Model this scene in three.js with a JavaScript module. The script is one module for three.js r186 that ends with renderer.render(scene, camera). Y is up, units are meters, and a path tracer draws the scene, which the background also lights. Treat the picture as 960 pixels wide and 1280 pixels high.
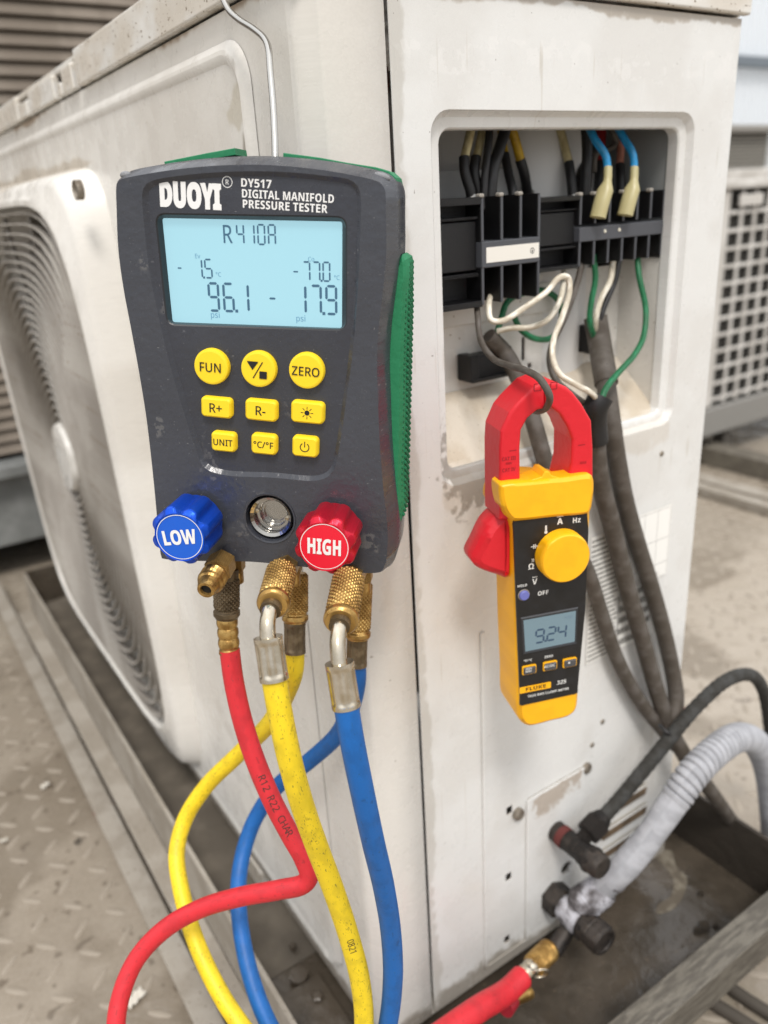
import * as THREE from 'three';
import { mergeGeometries, mergeVertices, toCreasedNormals } from 'three/addons/utils/BufferGeometryUtils.js';
import { RoundedBoxGeometry } from 'three/addons/geometries/RoundedBoxGeometry.js';
import { FontLoader } from 'three/addons/loaders/FontLoader.js';

// ---------- camera, sky, sun, exposure ----------
const V3 = (x, y, z) => new THREE.Vector3(x, y, z);
const scene = new THREE.Scene();
const F = 990;                                                        // focal length in pixels of the 960 x 1280 photograph
const camera = new THREE.PerspectiveCamera(2 * Math.atan(640 / F) * 180 / Math.PI, 0.75, 0.02, 60);
const CP = V3(-0.18630, 0.55134, 0.33198);
const CR = V3(0.82905, -0.05589, 0.55638), CU = V3(0.24630, 0.92977, -0.27361), CB = V3(-0.50201, 0.36387, 0.78459);
camera.position.copy(CP);
camera.quaternion.setFromRotationMatrix(new THREE.Matrix4().makeBasis(CR, CU, CB));
camera.focus = 0.345; camera.userData.fStop = 7.5;
scene.add(camera);
{
  const w = 256, h = 128, d = new Float32Array(w * h * 4);
  for (let y = 0; y < h; y++) for (let x = 0; x < w; x++) {
    const e = Math.sin(((y + 0.5) / h - 0.5) * Math.PI), up = Math.max(0, e), b = 0.44 + 0.84 * up, i = (y * w + x) * 4;
    d[i] = b * 0.985; d[i + 1] = b * 0.995; d[i + 2] = b * 1.02; d[i + 3] = 1;
  }
  const sky = new THREE.DataTexture(d, w, h, THREE.RGBAFormat, THREE.FloatType);
  sky.mapping = THREE.EquirectangularReflectionMapping; sky.magFilter = sky.minFilter = THREE.LinearFilter; sky.needsUpdate = true;
  scene.background = sky; scene.environment = sky;
}
const sun = new THREE.DirectionalLight(0xfff9f3, 1.4);
sun.position.set(-0.5, 2.2, 1.15); sun.target.position.set(0.1, 0.3, 0);
sun.castShadow = true; sun.shadow.radius = 24; sun.shadow.mapSize.set(2048, 2048);
Object.assign(sun.shadow.camera, { left: -2, right: 2, top: 2, bottom: -2, near: 0.1, far: 6 });
scene.add(sun, sun.target);
const renderer = new THREE.WebGLRenderer({ antialias: true });
renderer.toneMapping = THREE.LinearToneMapping; renderer.toneMappingExposure = 1.5;
renderer.shadowMap.enabled = true;

// ---------- helpers ----------
let seed = 7;
const rnd = () => { seed = (seed * 1664525 + 1013904223) >>> 0; return seed / 4294967296; };
const rr = (a, b) => a + (b - a) * rnd();
const ray = (x, y) => V3(0, 0, 0).addScaledVector(CR, x - 480).addScaledVector(CU, 640 - y).addScaledVector(CB, -F);
const onPlane = (x, y, p, n) => { const q = ray(x, y), t = p.clone().sub(CP).dot(n) / q.dot(n); return q.multiplyScalar(t).add(CP); };
const onX = (x, y, v = 0) => onPlane(x, y, V3(v, 0, 0), V3(1, 0, 0));
const onY = (x, y, v = 0) => onPlane(x, y, V3(0, v, 0), V3(0, 1, 0));
const onZ = (x, y, v = 0) => onPlane(x, y, V3(0, 0, v), V3(0, 0, 1));
const atD = (x, y, d) => ray(x, y).multiplyScalar(d / F).add(CP);     // a point at a distance d along the view
const used = new Map();
function numbered(n) { const k = used.get(n) || 0; used.set(n, k + 1); return k ? n + '_' + String(k).padStart(3, '0') : n; }
const base = new WeakMap();                                           // world offset of each thing built in world coordinates
function thing(name, label, category, pos = V3(0, 0, 0), group) {
  const o = new THREE.Group(); o.name = numbered(name); o.position.copy(pos);
  o.userData = { label, category }; if (group) o.userData.group = group;
  base.set(o, pos.clone()); scene.add(o); return o;
}
const flat = (g) => { let r = g.index ? g.toNonIndexed() : g; for (const k of Object.keys(r.attributes)) if (!['position', 'normal', 'uv'].includes(k)) r.deleteAttribute(k); r.morphAttributes = {}; if (!r.attributes.uv) r.setAttribute('uv', new THREE.BufferAttribute(new Float32Array(r.attributes.position.count * 2), 2)); if (!r.attributes.normal) r.computeVertexNormals(); return r; };
const merge = (gs) => Array.isArray(gs) ? (gs.length === 1 ? gs[0] : mergeGeometries(gs.map(flat))) : gs;
function part(name, geo, mat, parent, label, local) {
  const g = merge(geo), m = new THREE.Mesh(g, mat), off = base.get(parent);
  if (off && !local) { if (off.lengthSq()) g.translate(-off.x, -off.y, -off.z); base.set(m, off); }
  m.name = parent === scene ? numbered(name) : name; m.castShadow = m.receiveShadow = true;
  if (label) m.userData.label = label;
  parent.add(m); return m;
}
// box with chamfered look: centre, size
const box = (x, y, z, w, h, d, r = 0) => (r > 0 ? new RoundedBoxGeometry(w, h, d, 2, Math.min(r, w / 2.01, h / 2.01, d / 2.01)) : new THREE.BoxGeometry(w, h, d)).translate(x, y, z);
const bbox = (x0, x1, y0, y1, z0, z1, r = 0) => box((x0 + x1) / 2, (y0 + y1) / 2, (z0 + z1) / 2, x1 - x0, y1 - y0, z1 - z0, r);
function along(geo, p, dir) { return geo.applyQuaternion(new THREE.Quaternion().setFromUnitVectors(V3(0, 1, 0), dir.clone().normalize())).translate(p.x, p.y, p.z); }
// turned profile along +y: list of [s, r]
function lathe(profile, seg = 32, crease = 0.5) { return boxUV(toCreasedNormals(new THREE.LatheGeometry(profile.map(([s, r]) => new THREE.Vector2(Math.max(r, 1e-5), s)), seg), crease)); }
// swept tube: r may be a number or r(s, th, L)
function sweep(pts, r, n = 64, m = 14, { cap = true, tension = 0.5, straight = false, crease = 0 } = {}) {
  const c = straight ? new THREE.CatmullRomCurve3(pts, false, 'catmullrom', 0) : new THREE.CatmullRomCurve3(pts, false, 'centripetal', tension);
  c.arcLengthDivisions = 400;
  const L = c.getLength(), fr = c.computeFrenetFrames(n, false), P = [], U = [], I = [], q = V3();
  for (let i = 0; i <= n; i++) {
    const p = c.getPointAt(i / n), s = L * i / n;
    for (let j = 0; j <= m; j++) {
      const th = j / m * Math.PI * 2, R = typeof r === 'function' ? r(s, th, L) : r;
      q.copy(p).addScaledVector(fr.normals[i], Math.cos(th) * R).addScaledVector(fr.binormals[i], Math.sin(th) * R);
      P.push(q.x, q.y, q.z); U.push(th / (2 * Math.PI) * 0.03, s);
    }
  }
  for (let i = 0; i < n; i++) for (let j = 0; j < m; j++) { const a = i * (m + 1) + j, b = a + m + 1; I.push(a, a + 1, b, b, a + 1, b + 1); }
  const g = new THREE.BufferGeometry();
  g.setAttribute('position', new THREE.Float32BufferAttribute(P, 3)); g.setAttribute('uv', new THREE.Float32BufferAttribute(U, 2)); g.setIndex(I);
  g.computeVertexNormals();
  const N = g.attributes.normal;
  for (let i = 0; i <= n; i++) { const a = i * (m + 1), b = a + m; q.set(N.getX(a) + N.getX(b), N.getY(a) + N.getY(b), N.getZ(a) + N.getZ(b)).normalize(); N.setXYZ(a, q.x, q.y, q.z); N.setXYZ(b, q.x, q.y, q.z); }
  const out = [g];
  if (cap) for (const i of [0, n]) {
    const t = fr.tangents[i].clone().multiplyScalar(i ? 1 : -1), p = c.getPointAt(i / n), cp = [], cn = [];
    for (let j = 0; j < m; j++) {
      const a = i * (m + 1) + j, k = [p.x, p.y, p.z], A = [P[a * 3], P[a * 3 + 1], P[a * 3 + 2]], B = [P[a * 3 + 3], P[a * 3 + 4], P[a * 3 + 5]];
      cp.push(...k, ...(i ? [...A, ...B] : [...B, ...A])); for (let z = 0; z < 3; z++) cn.push(t.x, t.y, t.z);
    }
    const h = new THREE.BufferGeometry(); h.setAttribute('position', new THREE.Float32BufferAttribute(cp, 3)); h.setAttribute('normal', new THREE.Float32BufferAttribute(cn, 3)); out.push(h);
  }
  const res = merge(out); res.userData = { curve: c, fr, L, n }; return crease ? toCreasedNormals(res, crease) : res;
}
// rounded rectangle loop (counter-clockwise), N points per corner
function rloop(x0, x1, y0, y1, r, n = 6) {
  const o = [];
  for (const [cx, cy, a] of [[x1 - r, y1 - r, 0], [x0 + r, y1 - r, 1], [x0 + r, y0 + r, 2], [x1 - r, y0 + r, 3]]) for (let i = 0; i <= n; i++) { const t = (a + i / n) * Math.PI / 2; o.push([cx + r * Math.cos(t), cy + r * Math.sin(t)]); }
  return o;
}
// skin between closed loops [[points, z], ...] (counter-clockwise seen from +z, from the outside inwards)
function loft(loops, crease = 0.6) {
  const P = [], U = [], I = [], n = loops[0][0].length;
  for (const [l, z] of loops) for (let i = 0; i <= n; i++) { const p = l[i % n]; P.push(p[0], p[1], p.length > 2 ? p[2] : z); U.push(p[0], p[1]); }
  for (let k = 0; k + 1 < loops.length; k++) for (let i = 0; i < n; i++) { const a = k * (n + 1) + i, b = a + n + 1; I.push(a, a + 1, b, b, a + 1, b + 1); }
  const g = new THREE.BufferGeometry(); g.setAttribute('position', new THREE.Float32BufferAttribute(P, 3)); g.setAttribute('uv', new THREE.Float32BufferAttribute(U, 2)); g.setIndex(I);
  g.computeVertexNormals(); return toCreasedNormals(g, crease);
}
const shapeOf = (l) => new THREE.Shape(l.map((p) => new THREE.Vector2(p[0], p[1])));
function plate(l, z0, z1, holes = [], bevel = 0) {
  const s = shapeOf(l); for (const h of holes) s.holes.push(new THREE.Path(h.map((p) => new THREE.Vector2(p[0], p[1]))));
  const g = new THREE.ExtrudeGeometry(s, { depth: z1 - z0 - 2 * bevel, bevelEnabled: bevel > 0, bevelThickness: bevel, bevelSize: bevel, bevelOffset: -bevel, bevelSegments: 3, steps: 1 });
  return toCreasedNormals(g.translate(0, 0, z0 + bevel), 0.25);
}
const circ = (cx, cy, r, n = 32) => Array.from({ length: n }, (_, i) => [cx + r * Math.cos(i / n * 2 * Math.PI), cy + r * Math.sin(i / n * 2 * Math.PI)]);
function smooth(pts, n, closed = true) {                              // resampled closed spline in 2-D
  const c = new THREE.CatmullRomCurve3(pts.map((p) => V3(p[0], p[1], 0)), closed, 'centripetal');
  c.arcLengthDivisions = 800; return c.getSpacedPoints(n).slice(0, closed ? n : n + 1).map((p) => [p.x, p.y]);
}
function inset(l, d) {                                                // moves a counter-clockwise loop inwards
  const n = l.length;
  return l.map((p, i) => { const a = l[(i + n - 1) % n], b = l[(i + 1) % n], tx = b[0] - a[0], ty = b[1] - a[1], k = Math.hypot(tx, ty) || 1; return [p[0] - ty / k * d, p[1] + tx / k * d]; });
}
const ccw = (l) => THREE.ShapeUtils.isClockWise(l.map((p) => new THREE.Vector2(p[0], p[1]))) ? l.slice().reverse() : l;
const planar = (g, ax = 'x', ay = 'y') => { const p = g.attributes.position, u = new Float32Array(p.count * 2), k = { x: 0, y: 1, z: 2 }; for (let i = 0; i < p.count; i++) { u[i * 2] = p.getComponent(i, k[ax]); u[i * 2 + 1] = p.getComponent(i, k[ay]); } g.setAttribute('uv', new THREE.BufferAttribute(u, 2)); return g; };
function boxUV(g0) {                                                  // uv in metres, by the way each face points
  const g = flat(g0), p = g.attributes.position, u = new Float32Array(p.count * 2), a = V3(), b = V3(), c = V3();
  for (let i = 0; i < p.count; i += 3) {
    a.fromBufferAttribute(p, i); b.fromBufferAttribute(p, i + 1); c.fromBufferAttribute(p, i + 2);
    const n = b.clone().sub(a).cross(c.clone().sub(a)), x = Math.abs(n.x), y = Math.abs(n.y), z = Math.abs(n.z);
    [a, b, c].forEach((v, k) => { const [s, t] = x > y && x > z ? [v.z, v.y] : y > z ? [v.x, v.z] : [v.x, v.y]; u[(i + k) * 2] = s; u[(i + k) * 2 + 1] = t; });
  }
  g.setAttribute('uv', new THREE.BufferAttribute(u, 2)); return g;
}
const fontBold = await new FontLoader().loadAsync('fonts/droid/droid_sans_bold.typeface.json');
const fontReg = await new FontLoader().loadAsync('fonts/droid/droid_sans_regular.typeface.json');
const caps = new Map();
function capScale(font) { if (!caps.has(font)) { const g = new THREE.ShapeGeometry(font.generateShapes('H', 1)); g.computeBoundingBox(); caps.set(font, 1 / g.boundingBox.max.y); } return caps.get(font); }
// flat lettering in the xy plane, anchored left (0), centre (0.5); height h is the cap height
function text(str, h, { font = fontBold, sx = 1, ax = 0.5, fat = 0, slant = 0 } = {}) {
  const shapes = font.generateShapes(str, h * capScale(font)), g = fat ? new THREE.ExtrudeGeometry(shapes, { depth: 1e-6, bevelEnabled: true, bevelSize: fat, bevelThickness: 1e-6, bevelSegments: 1, curveSegments: 4 }) : new THREE.ShapeGeometry(shapes, 4);
  g.scale(sx, 1, 1); g.computeBoundingBox();
  const b = g.boundingBox; g.translate(-b.min.x - (b.max.x - b.min.x) * ax, -h / 2, 0);
  if (slant) g.applyMatrix4(new THREE.Matrix4().set(1, slant, 0, 0, 0, 1, 0, 0, 0, 0, 1, 0, 0, 0, 0, 1));
  return g;
}
// seven-segment digits: centred at its left edge, height h
function digits(str, h, w = h * 0.5, t = h * 0.1, gap = h * 0.2, slant = 0) {
  const S = { 0: 'abcdef', 1: 'bc', 2: 'abged', 3: 'abgcd', 4: 'fgbc', 5: 'afgcd', 6: 'afgedc', 7: 'abc', 8: 'abcdefg', 9: 'abcdfg', A: 'abcefg', '-': 'g', R: '' }, out = [];
  let x = 0; const e = t * 0.22;
  const hz = (x0, x1, y) => out.push(shapeGeo([[x0 + e, y], [x0 + e + t / 2, y - t / 2], [x1 - e - t / 2, y - t / 2], [x1 - e, y], [x1 - e - t / 2, y + t / 2], [x0 + e + t / 2, y + t / 2]]));
  const vt = (xx, y0, y1) => out.push(shapeGeo([[xx, y0 + e], [xx + t / 2, y0 + e + t / 2], [xx + t / 2, y1 - e - t / 2], [xx, y1 - e], [xx - t / 2, y1 - e - t / 2], [xx - t / 2, y0 + e + t / 2]]));
  for (const ch of str) {
    if (ch === '.') { const d = x - gap / 2 - t * 0.6, k = t * 1.2; out.push(shapeGeo([[d, -h / 2 - t / 2], [d + k, -h / 2 - t / 2], [d + k, -h / 2 + t * 0.7], [d, -h / 2 + t * 0.7]])); continue; }
    if (ch === ' ') { x += w * 0.6; continue; }
    for (const s of S[ch] || '') ({ a: () => hz(x, x + w, h / 2), g: () => hz(x, x + w, 0), d: () => hz(x, x + w, -h / 2), f: () => vt(x, 0, h / 2), b: () => vt(x + w, 0, h / 2), e: () => vt(x, -h / 2, 0), c: () => vt(x + w, -h / 2, 0) })[s]();
    x += w + gap;
  }
  const g = merge(out); if (slant) g.applyMatrix4(new THREE.Matrix4().set(1, slant, 0, 0, 0, 1, 0, 0, 0, 0, 1, 0, 0, 0, 0, 1)); return g;
}
function shapeGeo(l) { return flat(new THREE.ShapeGeometry(shapeOf(ccw(l)))); }

// ---------- textures (what surfaces are made of) ----------
function hash(x, y, s) { let h = (x * 374761393 + y * 668265263 + s * 2147483647) | 0; h = Math.imul(h ^ (h >>> 13), 1274126177); return ((h ^ (h >>> 16)) >>> 0) / 4294967296; }
function vnoise(x, y, s, per) {
  const xi = Math.floor(x), yi = Math.floor(y), fx = x - xi, fy = y - yi, u = fx * fx * (3 - 2 * fx), v = fy * fy * (3 - 2 * fy), w = (k) => ((k % per) + per) % per;
  const a = hash(w(xi), w(yi), s), b = hash(w(xi + 1), w(yi), s), c = hash(w(xi), w(yi + 1), s), d = hash(w(xi + 1), w(yi + 1), s);
  return a + (b - a) * u + (c - a) * v + (a - b - c + d) * u * v;
}
const fbm = (x, y, s, per, oct = 4) => { let a = 0, k = 0.5, f = 1, t = 0; for (let i = 0; i < oct; i++) { a += k * vnoise(x * f, y * f, s + i, per * f); t += k; k *= 0.5; f *= 2; } return a / t; };
function pixelTex(w, h, fn, srgb = true, rep = [1, 1]) {
  const d = new Uint8Array(w * h * 4);
  for (let y = 0; y < h; y++) for (let x = 0; x < w; x++) { const c = fn(x / w, y / h, x, y), i = (y * w + x) * 4; d[i] = c[0]; d[i + 1] = c[1]; d[i + 2] = c[2]; d[i + 3] = 255; }
  const t = new THREE.DataTexture(d, w, h); t.magFilter = THREE.LinearFilter; t.minFilter = THREE.LinearFilter; t.wrapS = t.wrapT = THREE.RepeatWrapping;
  if (srgb) t.colorSpace = THREE.SRGBColorSpace; t.repeat.set(rep[0], rep[1]); t.needsUpdate = true; return t;
}
const mixc = (a, b, t) => [a[0] + (b[0] - a[0]) * t, a[1] + (b[1] - a[1]) * t, a[2] + (b[2] - a[2]) * t];
const clamp = (v, a = 0, b = 1) => Math.min(b, Math.max(a, v));
const step = (a, b, v) => { const t = clamp((v - a) / (b - a)); return t * t * (3 - 2 * t); };
// grey grain for roughness and bump, repeating every 0.1 m and 0.02 m
const grain = pixelTex(512, 512, (x, y) => { const v = fbm(x * 8, y * 8, 3, 8, 6) * 255; return [v, v, v]; }, false);
const reps = (t, k, ky = k) => { const c = t.clone(); c.repeat.set(k, ky); c.needsUpdate = true; return c; };
// a surface with two tones, blotches and specks, repeating every `size` metres
function mottled(c0, c1, sd, cells = 6, speck = 0, c2 = [40, 36, 32], n = 512) {
  return pixelTex(n, n, (x, y) => { let c = mixc(c0, c1, step(0.3, 0.7, fbm(x * cells, y * cells, sd, cells, 5))); const s = fbm(x * cells * 12, y * cells * 12, sd + 40, cells * 12, 2); if (speck && s > 1 - speck) c = mixc(c, c2, step(1 - speck, 1 - speck + 0.06, s)); const g = (hash(x * n, y * n, sd) - 0.5) * 6; return [clamp(c[0] + g, 0, 255), clamp(c[1] + g, 0, 255), clamp(c[2] + g, 0, 255)]; });
}
const mat = (o) => new THREE.MeshPhysicalMaterial(o);
const std = (color, roughness = 0.6, o = {}) => mat({ color, roughness, metalness: 0, ...o });
// ---------- the outdoor unit ----------
// x runs along the side panel, z away from it towards the viewer, the front face is the plane x = 0 and goes off to -z
const WHITE = [223, 223, 220], GRIME = [128, 112, 92], DARKG = [84, 76, 66];
const sideTex = pixelTex(1024, 2048, (u, v) => {                       // 0.31 m x 0.66 m of painted sheet: scratches, dust, brown stains
  const x = u * 0.31, y = v * 0.66, n = fbm(u * 8, v * 16, 11, 64, 6), f = fbm(u * 60, v * 120, 21, 256, 3);
  let c = mixc(WHITE, [217, 216, 212], step(0.42, 0.68, n));
  const st = (d, c1, k) => { if (d > 0) c = mixc(c, c1, k * step(0.35, 0.75, d * (0.55 + 0.9 * f))); };
  st(step(0.633, 0.641, y + (n - 0.5) * 0.012), GRIME, 0.45);                                             // dirt under the lid
  st(1 - step(0.0, 0.012, Math.abs(x - 0.044) + (0.5 - n) * 0.012), [150, 142, 128], 0.28);              // seam
  st((1 - step(0.0, 0.02, Math.abs(y - 0.397) + (0.5 - n) * 0.014)) * step(0.06, 0.07, x) * (1 - step(0.255, 0.27, x)), [178, 162, 140], 0.25);
  st(1 - step(0.008, 0.03, Math.hypot(x - 0.087, (y - 0.413) * 0.6) + (0.5 - f) * 0.016), DARKG, 0.4);
    st((1 - step(0.145, 0.149, y - (x - 0.16) * 0.04 + (n - 0.5) * 0.004)) * step(0.120, 0.140, y + (n - 0.5) * 0.012) * step(0.129, 0.143, x + (n - 0.5) * 0.01) * (1 - step(0.184, 0.1885, x)) * (0.5 + 0.9 * f), [160, 143, 125], 0.6);
  st((1 - step(0.0, 0.035, y + (0.5 - n) * 0.03)), [128, 120, 108], 0.7);
  st((step(0.605, 0.612, y + (n - 0.5) * 0.02) - step(0.618, 0.624, y + (n - 0.5) * 0.02)) * step(0.52, 0.6, f), [232, 231, 228], 0.35);  // rubbed paint
  const sp = vnoise(u * 120, v * 250, 77, 1000); if (sp > 0.985) c = mixc(c, [70, 62, 52], 0.7 * step(0.985, 0.995, sp));
  const sl = vnoise(u * 190, v * 14, 78, 1000); if (sl > 0.93) c = mixc(c, [190, 184, 172], 0.5 * step(0.93, 1, sl));
  const g = (hash(u * 1024, v * 2048, 5) - 0.5) * 5; return [clamp(c[0] + g, 0, 255), clamp(c[1] + g, 0, 255), clamp(c[2] + g, 0, 255)];
}, true, [1 / 0.31, 1 / 0.66]);
const frontTex = pixelTex(1024, 1024, (u, v) => {                      // 0.96 m x 0.66 m; u = 1 is the corner of the unit
  const z = (u - 1) * 0.96, y = v * 0.66, n = fbm(u * 10, v * 8, 31, 64, 6), f = fbm(u * 90, v * 60, 41, 256, 3);
  let c = mixc([225, 222, 215], [214, 210, 202], step(0.42, 0.7, n));
  const st = (d, c1, k) => { if (d > 0) c = mixc(c, c1, k * step(0.35, 0.75, d * (0.55 + 0.9 * f))); };
  st(step(0.634, 0.648, y + (n - 0.5) * 0.026), [140, 120, 98], 0.75);
  st((1 - step(0, 0.02, Math.hypot((z + 0.072) * 1.2, y - 0.6) + (0.5 - f) * 0.02)), [180, 171, 150], 0.45);
  st((1 - step(0, 0.003, Math.abs(z + 0.064) + (0.5 - f) * 0.006)) * step(0.5, 0.56, y) * (1 - step(0.57, 0.60, y)), [120, 112, 98], 0.6);
  st((1 - step(0, 0.012, Math.abs(y - 0.592) + (0.5 - n) * 0.02)) * (1 - step(-0.36, -0.3, z)), [176, 163, 144], 0.5);
  st(1 - step(0, 0.03, y + (0.5 - n) * 0.03), [128, 120, 108], 0.7);
  const sp = vnoise(u * 330, v * 230, 87, 1000); if (sp > 0.985) c = mixc(c, [80, 70, 58], 0.7 * step(0.985, 0.995, sp));
  const g = (hash(u * 1024, v * 1024, 5) - 0.5) * 5; return [clamp(c[0] + g, 0, 255), clamp(c[1] + g, 0, 255), clamp(c[2] + g, 0, 255)];
}, true, [1 / 0.96, 1 / 0.66]);
const lidTex = mottled([223, 221, 215], [210, 203, 191], 51, 7, 0.2, [110, 94, 76]);
lidTex.repeat.set(4, 9);
const paint = { roughnessMap: reps(grain, 9), bumpMap: reps(grain, 14), bumpScale: 0.00012 };
const M = {
  side: mat({ map: sideTex, roughness: 0.62, ...paint }),
  front: mat({ map: frontTex, roughness: 0.6, ...paint }),
  white: mat({ map: reps(mottled([225, 223, 218], [212, 209, 202], 61, 5, 0.14, [150, 138, 122]), 6), roughness: 0.6, ...paint }),
  lid: mat({ map: lidTex, roughness: 0.7, ...paint }),
  dusty: mat({ map: reps(mottled([196, 184, 165], [208, 199, 184], 71, 8, 0.16, [160, 146, 126]), 10), roughness: 0.9, bumpMap: reps(grain, 20), bumpScale: 0.0006 }),
  zinc: mat({ map: reps(mottled([176, 177, 176], [160, 161, 161], 81, 7, 0.12, [130, 126, 120]), 8), roughness: 0.5, metalness: 0.25 }),
  black: mat({ color: 0x0b0b0d, roughness: 0.34, bumpMap: reps(grain, 10), bumpScale: 0.0003 }),
  blackBar: mat({ color: 0x4c4e53, roughness: 0.5 }), tip: std(0x9a958c, 0.7),
  dark: std(0x0c0c0c, 0.8),
  guard: mat({ map: reps(mottled([166, 161, 153], [144, 138, 130], 91, 5, 0.2, [120, 106, 88]), 6), roughness: 0.7 }),
  steel: mat({ color: 0x8d8c88, roughness: 0.35, metalness: 0.8 }),
  screw: mat({ map: reps(mottled([150, 142, 130], [112, 102, 90], 96, 5), 30), roughness: 0.5, metalness: 0.6 }),
};
const unit = thing('air_conditioner_unit', 'large white painted outdoor cooling unit with open wiring box and round fan guard', 'air conditioner');
const XR = 0.300, H = 0.641, ZB = -0.93, SEAM = 0.0425;
// side panel with its hole, raised frame round the hole, wrapped front panel
const slotHoles = [[637, 1013], [636, 1096], [634, 1174]].map(([x, y]) => { const p = onZ(x, y); return rloop(p.x - 0.0027, p.x + 0.0027, p.y - 0.0034, p.y + 0.0034, 0.0006, 2); }), pipeHole = onZ(706, 1083);
const hole0 = rloop(0.0655, 0.2635, 0.4005, 0.5905, 0.011);
part('side_panel', [boxUV(plate([[SEAM + 0.0016, 0], [XR, 0], [XR, H], [SEAM + 0.0016, H]], -0.0012, 0, [hole0, ...slotHoles, circ(pipeHole.x, pipeHole.y, 0.0058, 24)], 0.0004)), boxUV(bbox(XR - 0.0014, XR, 0, H, -0.33, -0.0014))], M.side, unit);
const hole1 = rloop(0.0675, 0.2615, 0.403, 0.588, 0.010), hole2 = rloop(0.0735, 0.2572, 0.407, 0.5835, 0.0075), hole3 = rloop(0.0743, 0.2564, 0.4078, 0.5827, 0.007);
part('opening_frame', loft([[hole0, -0.0002], [hole1, -0.0042], [hole2, -0.0052], [hole3, -0.0062], [hole3, -0.013]]), M.side, unit);
{
  const prof = [[SEAM, -0.014], [SEAM, -0.0012], [SEAM - 0.001, 0]], R = 0.013;
  for (let i = 0; i <= 8; i++) { const t = i / 8 * Math.PI / 2; prof.push([R - R * Math.sin(t), -R + R * Math.cos(t)]); }
  const P = [], U = [], I = [];
  prof.forEach(([x, z], i) => { for (const y of [0, H]) { P.push(x, y, z); U.push(z - x * 0.98 , y); } });
  for (let i = 0; i + 1 < prof.length; i++) { const a = i * 2; I.push(a, a + 1, a + 2, a + 2, a + 1, a + 3); }
  const g = new THREE.BufferGeometry(); g.setAttribute('position', new THREE.Float32BufferAttribute(P, 3)); g.setAttribute('uv', new THREE.Float32BufferAttribute(U, 2)); g.setIndex(I); g.computeVertexNormals();
  // superellipse opening for the fan, cut through the flat of the front
  const FZ = -0.578, FE = 6, FY0 = 0.306, opening = sq(0.2435, 0.2565, FE, 128, FZ, FY0);
  const face = (geo) => geo.rotateY(-Math.PI / 2);
  const f = plate([[ZB, 0], [-R, 0], [-R, H], [ZB, H]], -0.0012, 0, [opening]);
  part('front_panel', [toCreasedNormals(g, 0.9), face(f), boxUV(bbox(0.0014, XR - 0.002, 0, H, ZB, ZB + 0.0012))], M.front, unit);
  // the raised field on the front, with its soft ridge
  const o = rloop(-0.905, -0.052, 0.014, 0.6285, 0.022, 8), o1 = rloop(-0.901, -0.0565, 0.018, 0.6245, 0.020, 8), o2 = rloop(-0.899, -0.0585, 0.020, 0.6225, 0.019, 8), o3 = rloop(-0.896, -0.0625, 0.024, 0.6185, 0.016, 8);
  const ridge = loft([[o, 0.0004], [o1, 0.0036], [o2, 0.0040], [o3, 0.0021]], 0.9);
  const field = plate(o3, 0.0008, 0.0021, [opening]);
  part('raised_field', [face(ridge), face(field)], M.front, unit);
  // moulded frame round the fan
  const fz = (l, tilt) => l.map(([z, y]) => [z, y, tilt(y)]), T = (k) => (y) => k * (0.030 + (y - 0.325) * 0.026);
  const f0 = sq(0.266, 0.285, 13, 240, FZ, FY0), f1 = sq(0.262, 0.278, 12, 240, FZ, FY0), f2 = sq(0.2585, 0.273, 11, 240, FZ, FY0);
  const ops = (a, b) => sq(a, b, FE, 240, FZ, FY0);
  const fr = loft([[fz(f0, () => 0.0015), 0], [fz(f1, T(0.72)), 0], [fz(f2, T(0.86)), 0], [fz(ops(0.2555, 0.2685), T(0.90)), 0], [fz(ops(0.2520, 0.265), T(1.0)), 0], [fz(ops(0.2475, 0.2605), T(1.0)), 0], [fz(ops(0.2465, 0.2595), T(0.6)), 0], [fz(ops(0.244, 0.257), () => -0.03), 0]], 0.8);
  part('fan_frame', face(fr), M.front, unit);
  // guard: every ring its own piece, radial spokes behind them, hub in the middle
  for (let i = 2; i < 27; i++) {
    const k = (i + 2.4) / 29.0, e = 2 + 4 * Math.pow(k, 6), a = 0.2465 * k, b = 0.2595 * k, pts = [];
    for (let j = 0; j < 72; j++) { const t = j / 72 * 2 * Math.PI, p = sqp(a, b, e, t, FZ, FY0); pts.push(V3(-ringX(k, p[1]), p[1], p[0])); }
    part('guard_ring', bladeRing(pts, 0.0010, 0.0060), M.guard, unit);
  }
  for (let j = 0; j < 12; j++) {
    const t = (j + 0.35) / 12 * 2 * Math.PI, pts = [];
    for (const k of [0.16, 0.4, 0.7, 0.97]) { const e = 2 + 4 * Math.pow(k, 6), p = sqp(0.2465 * k, 0.2595 * k, e, t, FZ, FY0); pts.push(V3(-ringX(k, p[1]) + 0.0095, p[1], p[0])); }
    part('guard_spoke', sweep(pts, 0.0024, 12, 6), M.guard, unit);
  }
  part('guard_hub', face(lathe([[0, 0], [0.001, 0.03], [0, 0.037], [-0.006, 0.039]].map(([s, r]) => [s, r]), 32).rotateX(Math.PI / 2).translate(FZ, FY0, 0.025)), M.white, unit);
  const sc = onX(107, 237, -0.022);
  part('frame_screw', along(lathe([[-0.004, 0.0068], [0.0008, 0.0068], [0.0012, 0.006], [-0.001, 0.0045], [-0.001, 0]], 20), V3(-T(0.80)(sc.y) + 0.0005, sc.y, sc.z), V3(-1, 0, 0.02)), M.screw, unit);
  // fan behind the guard
  const fc = V3(0.09, FY0, FZ);
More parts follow.
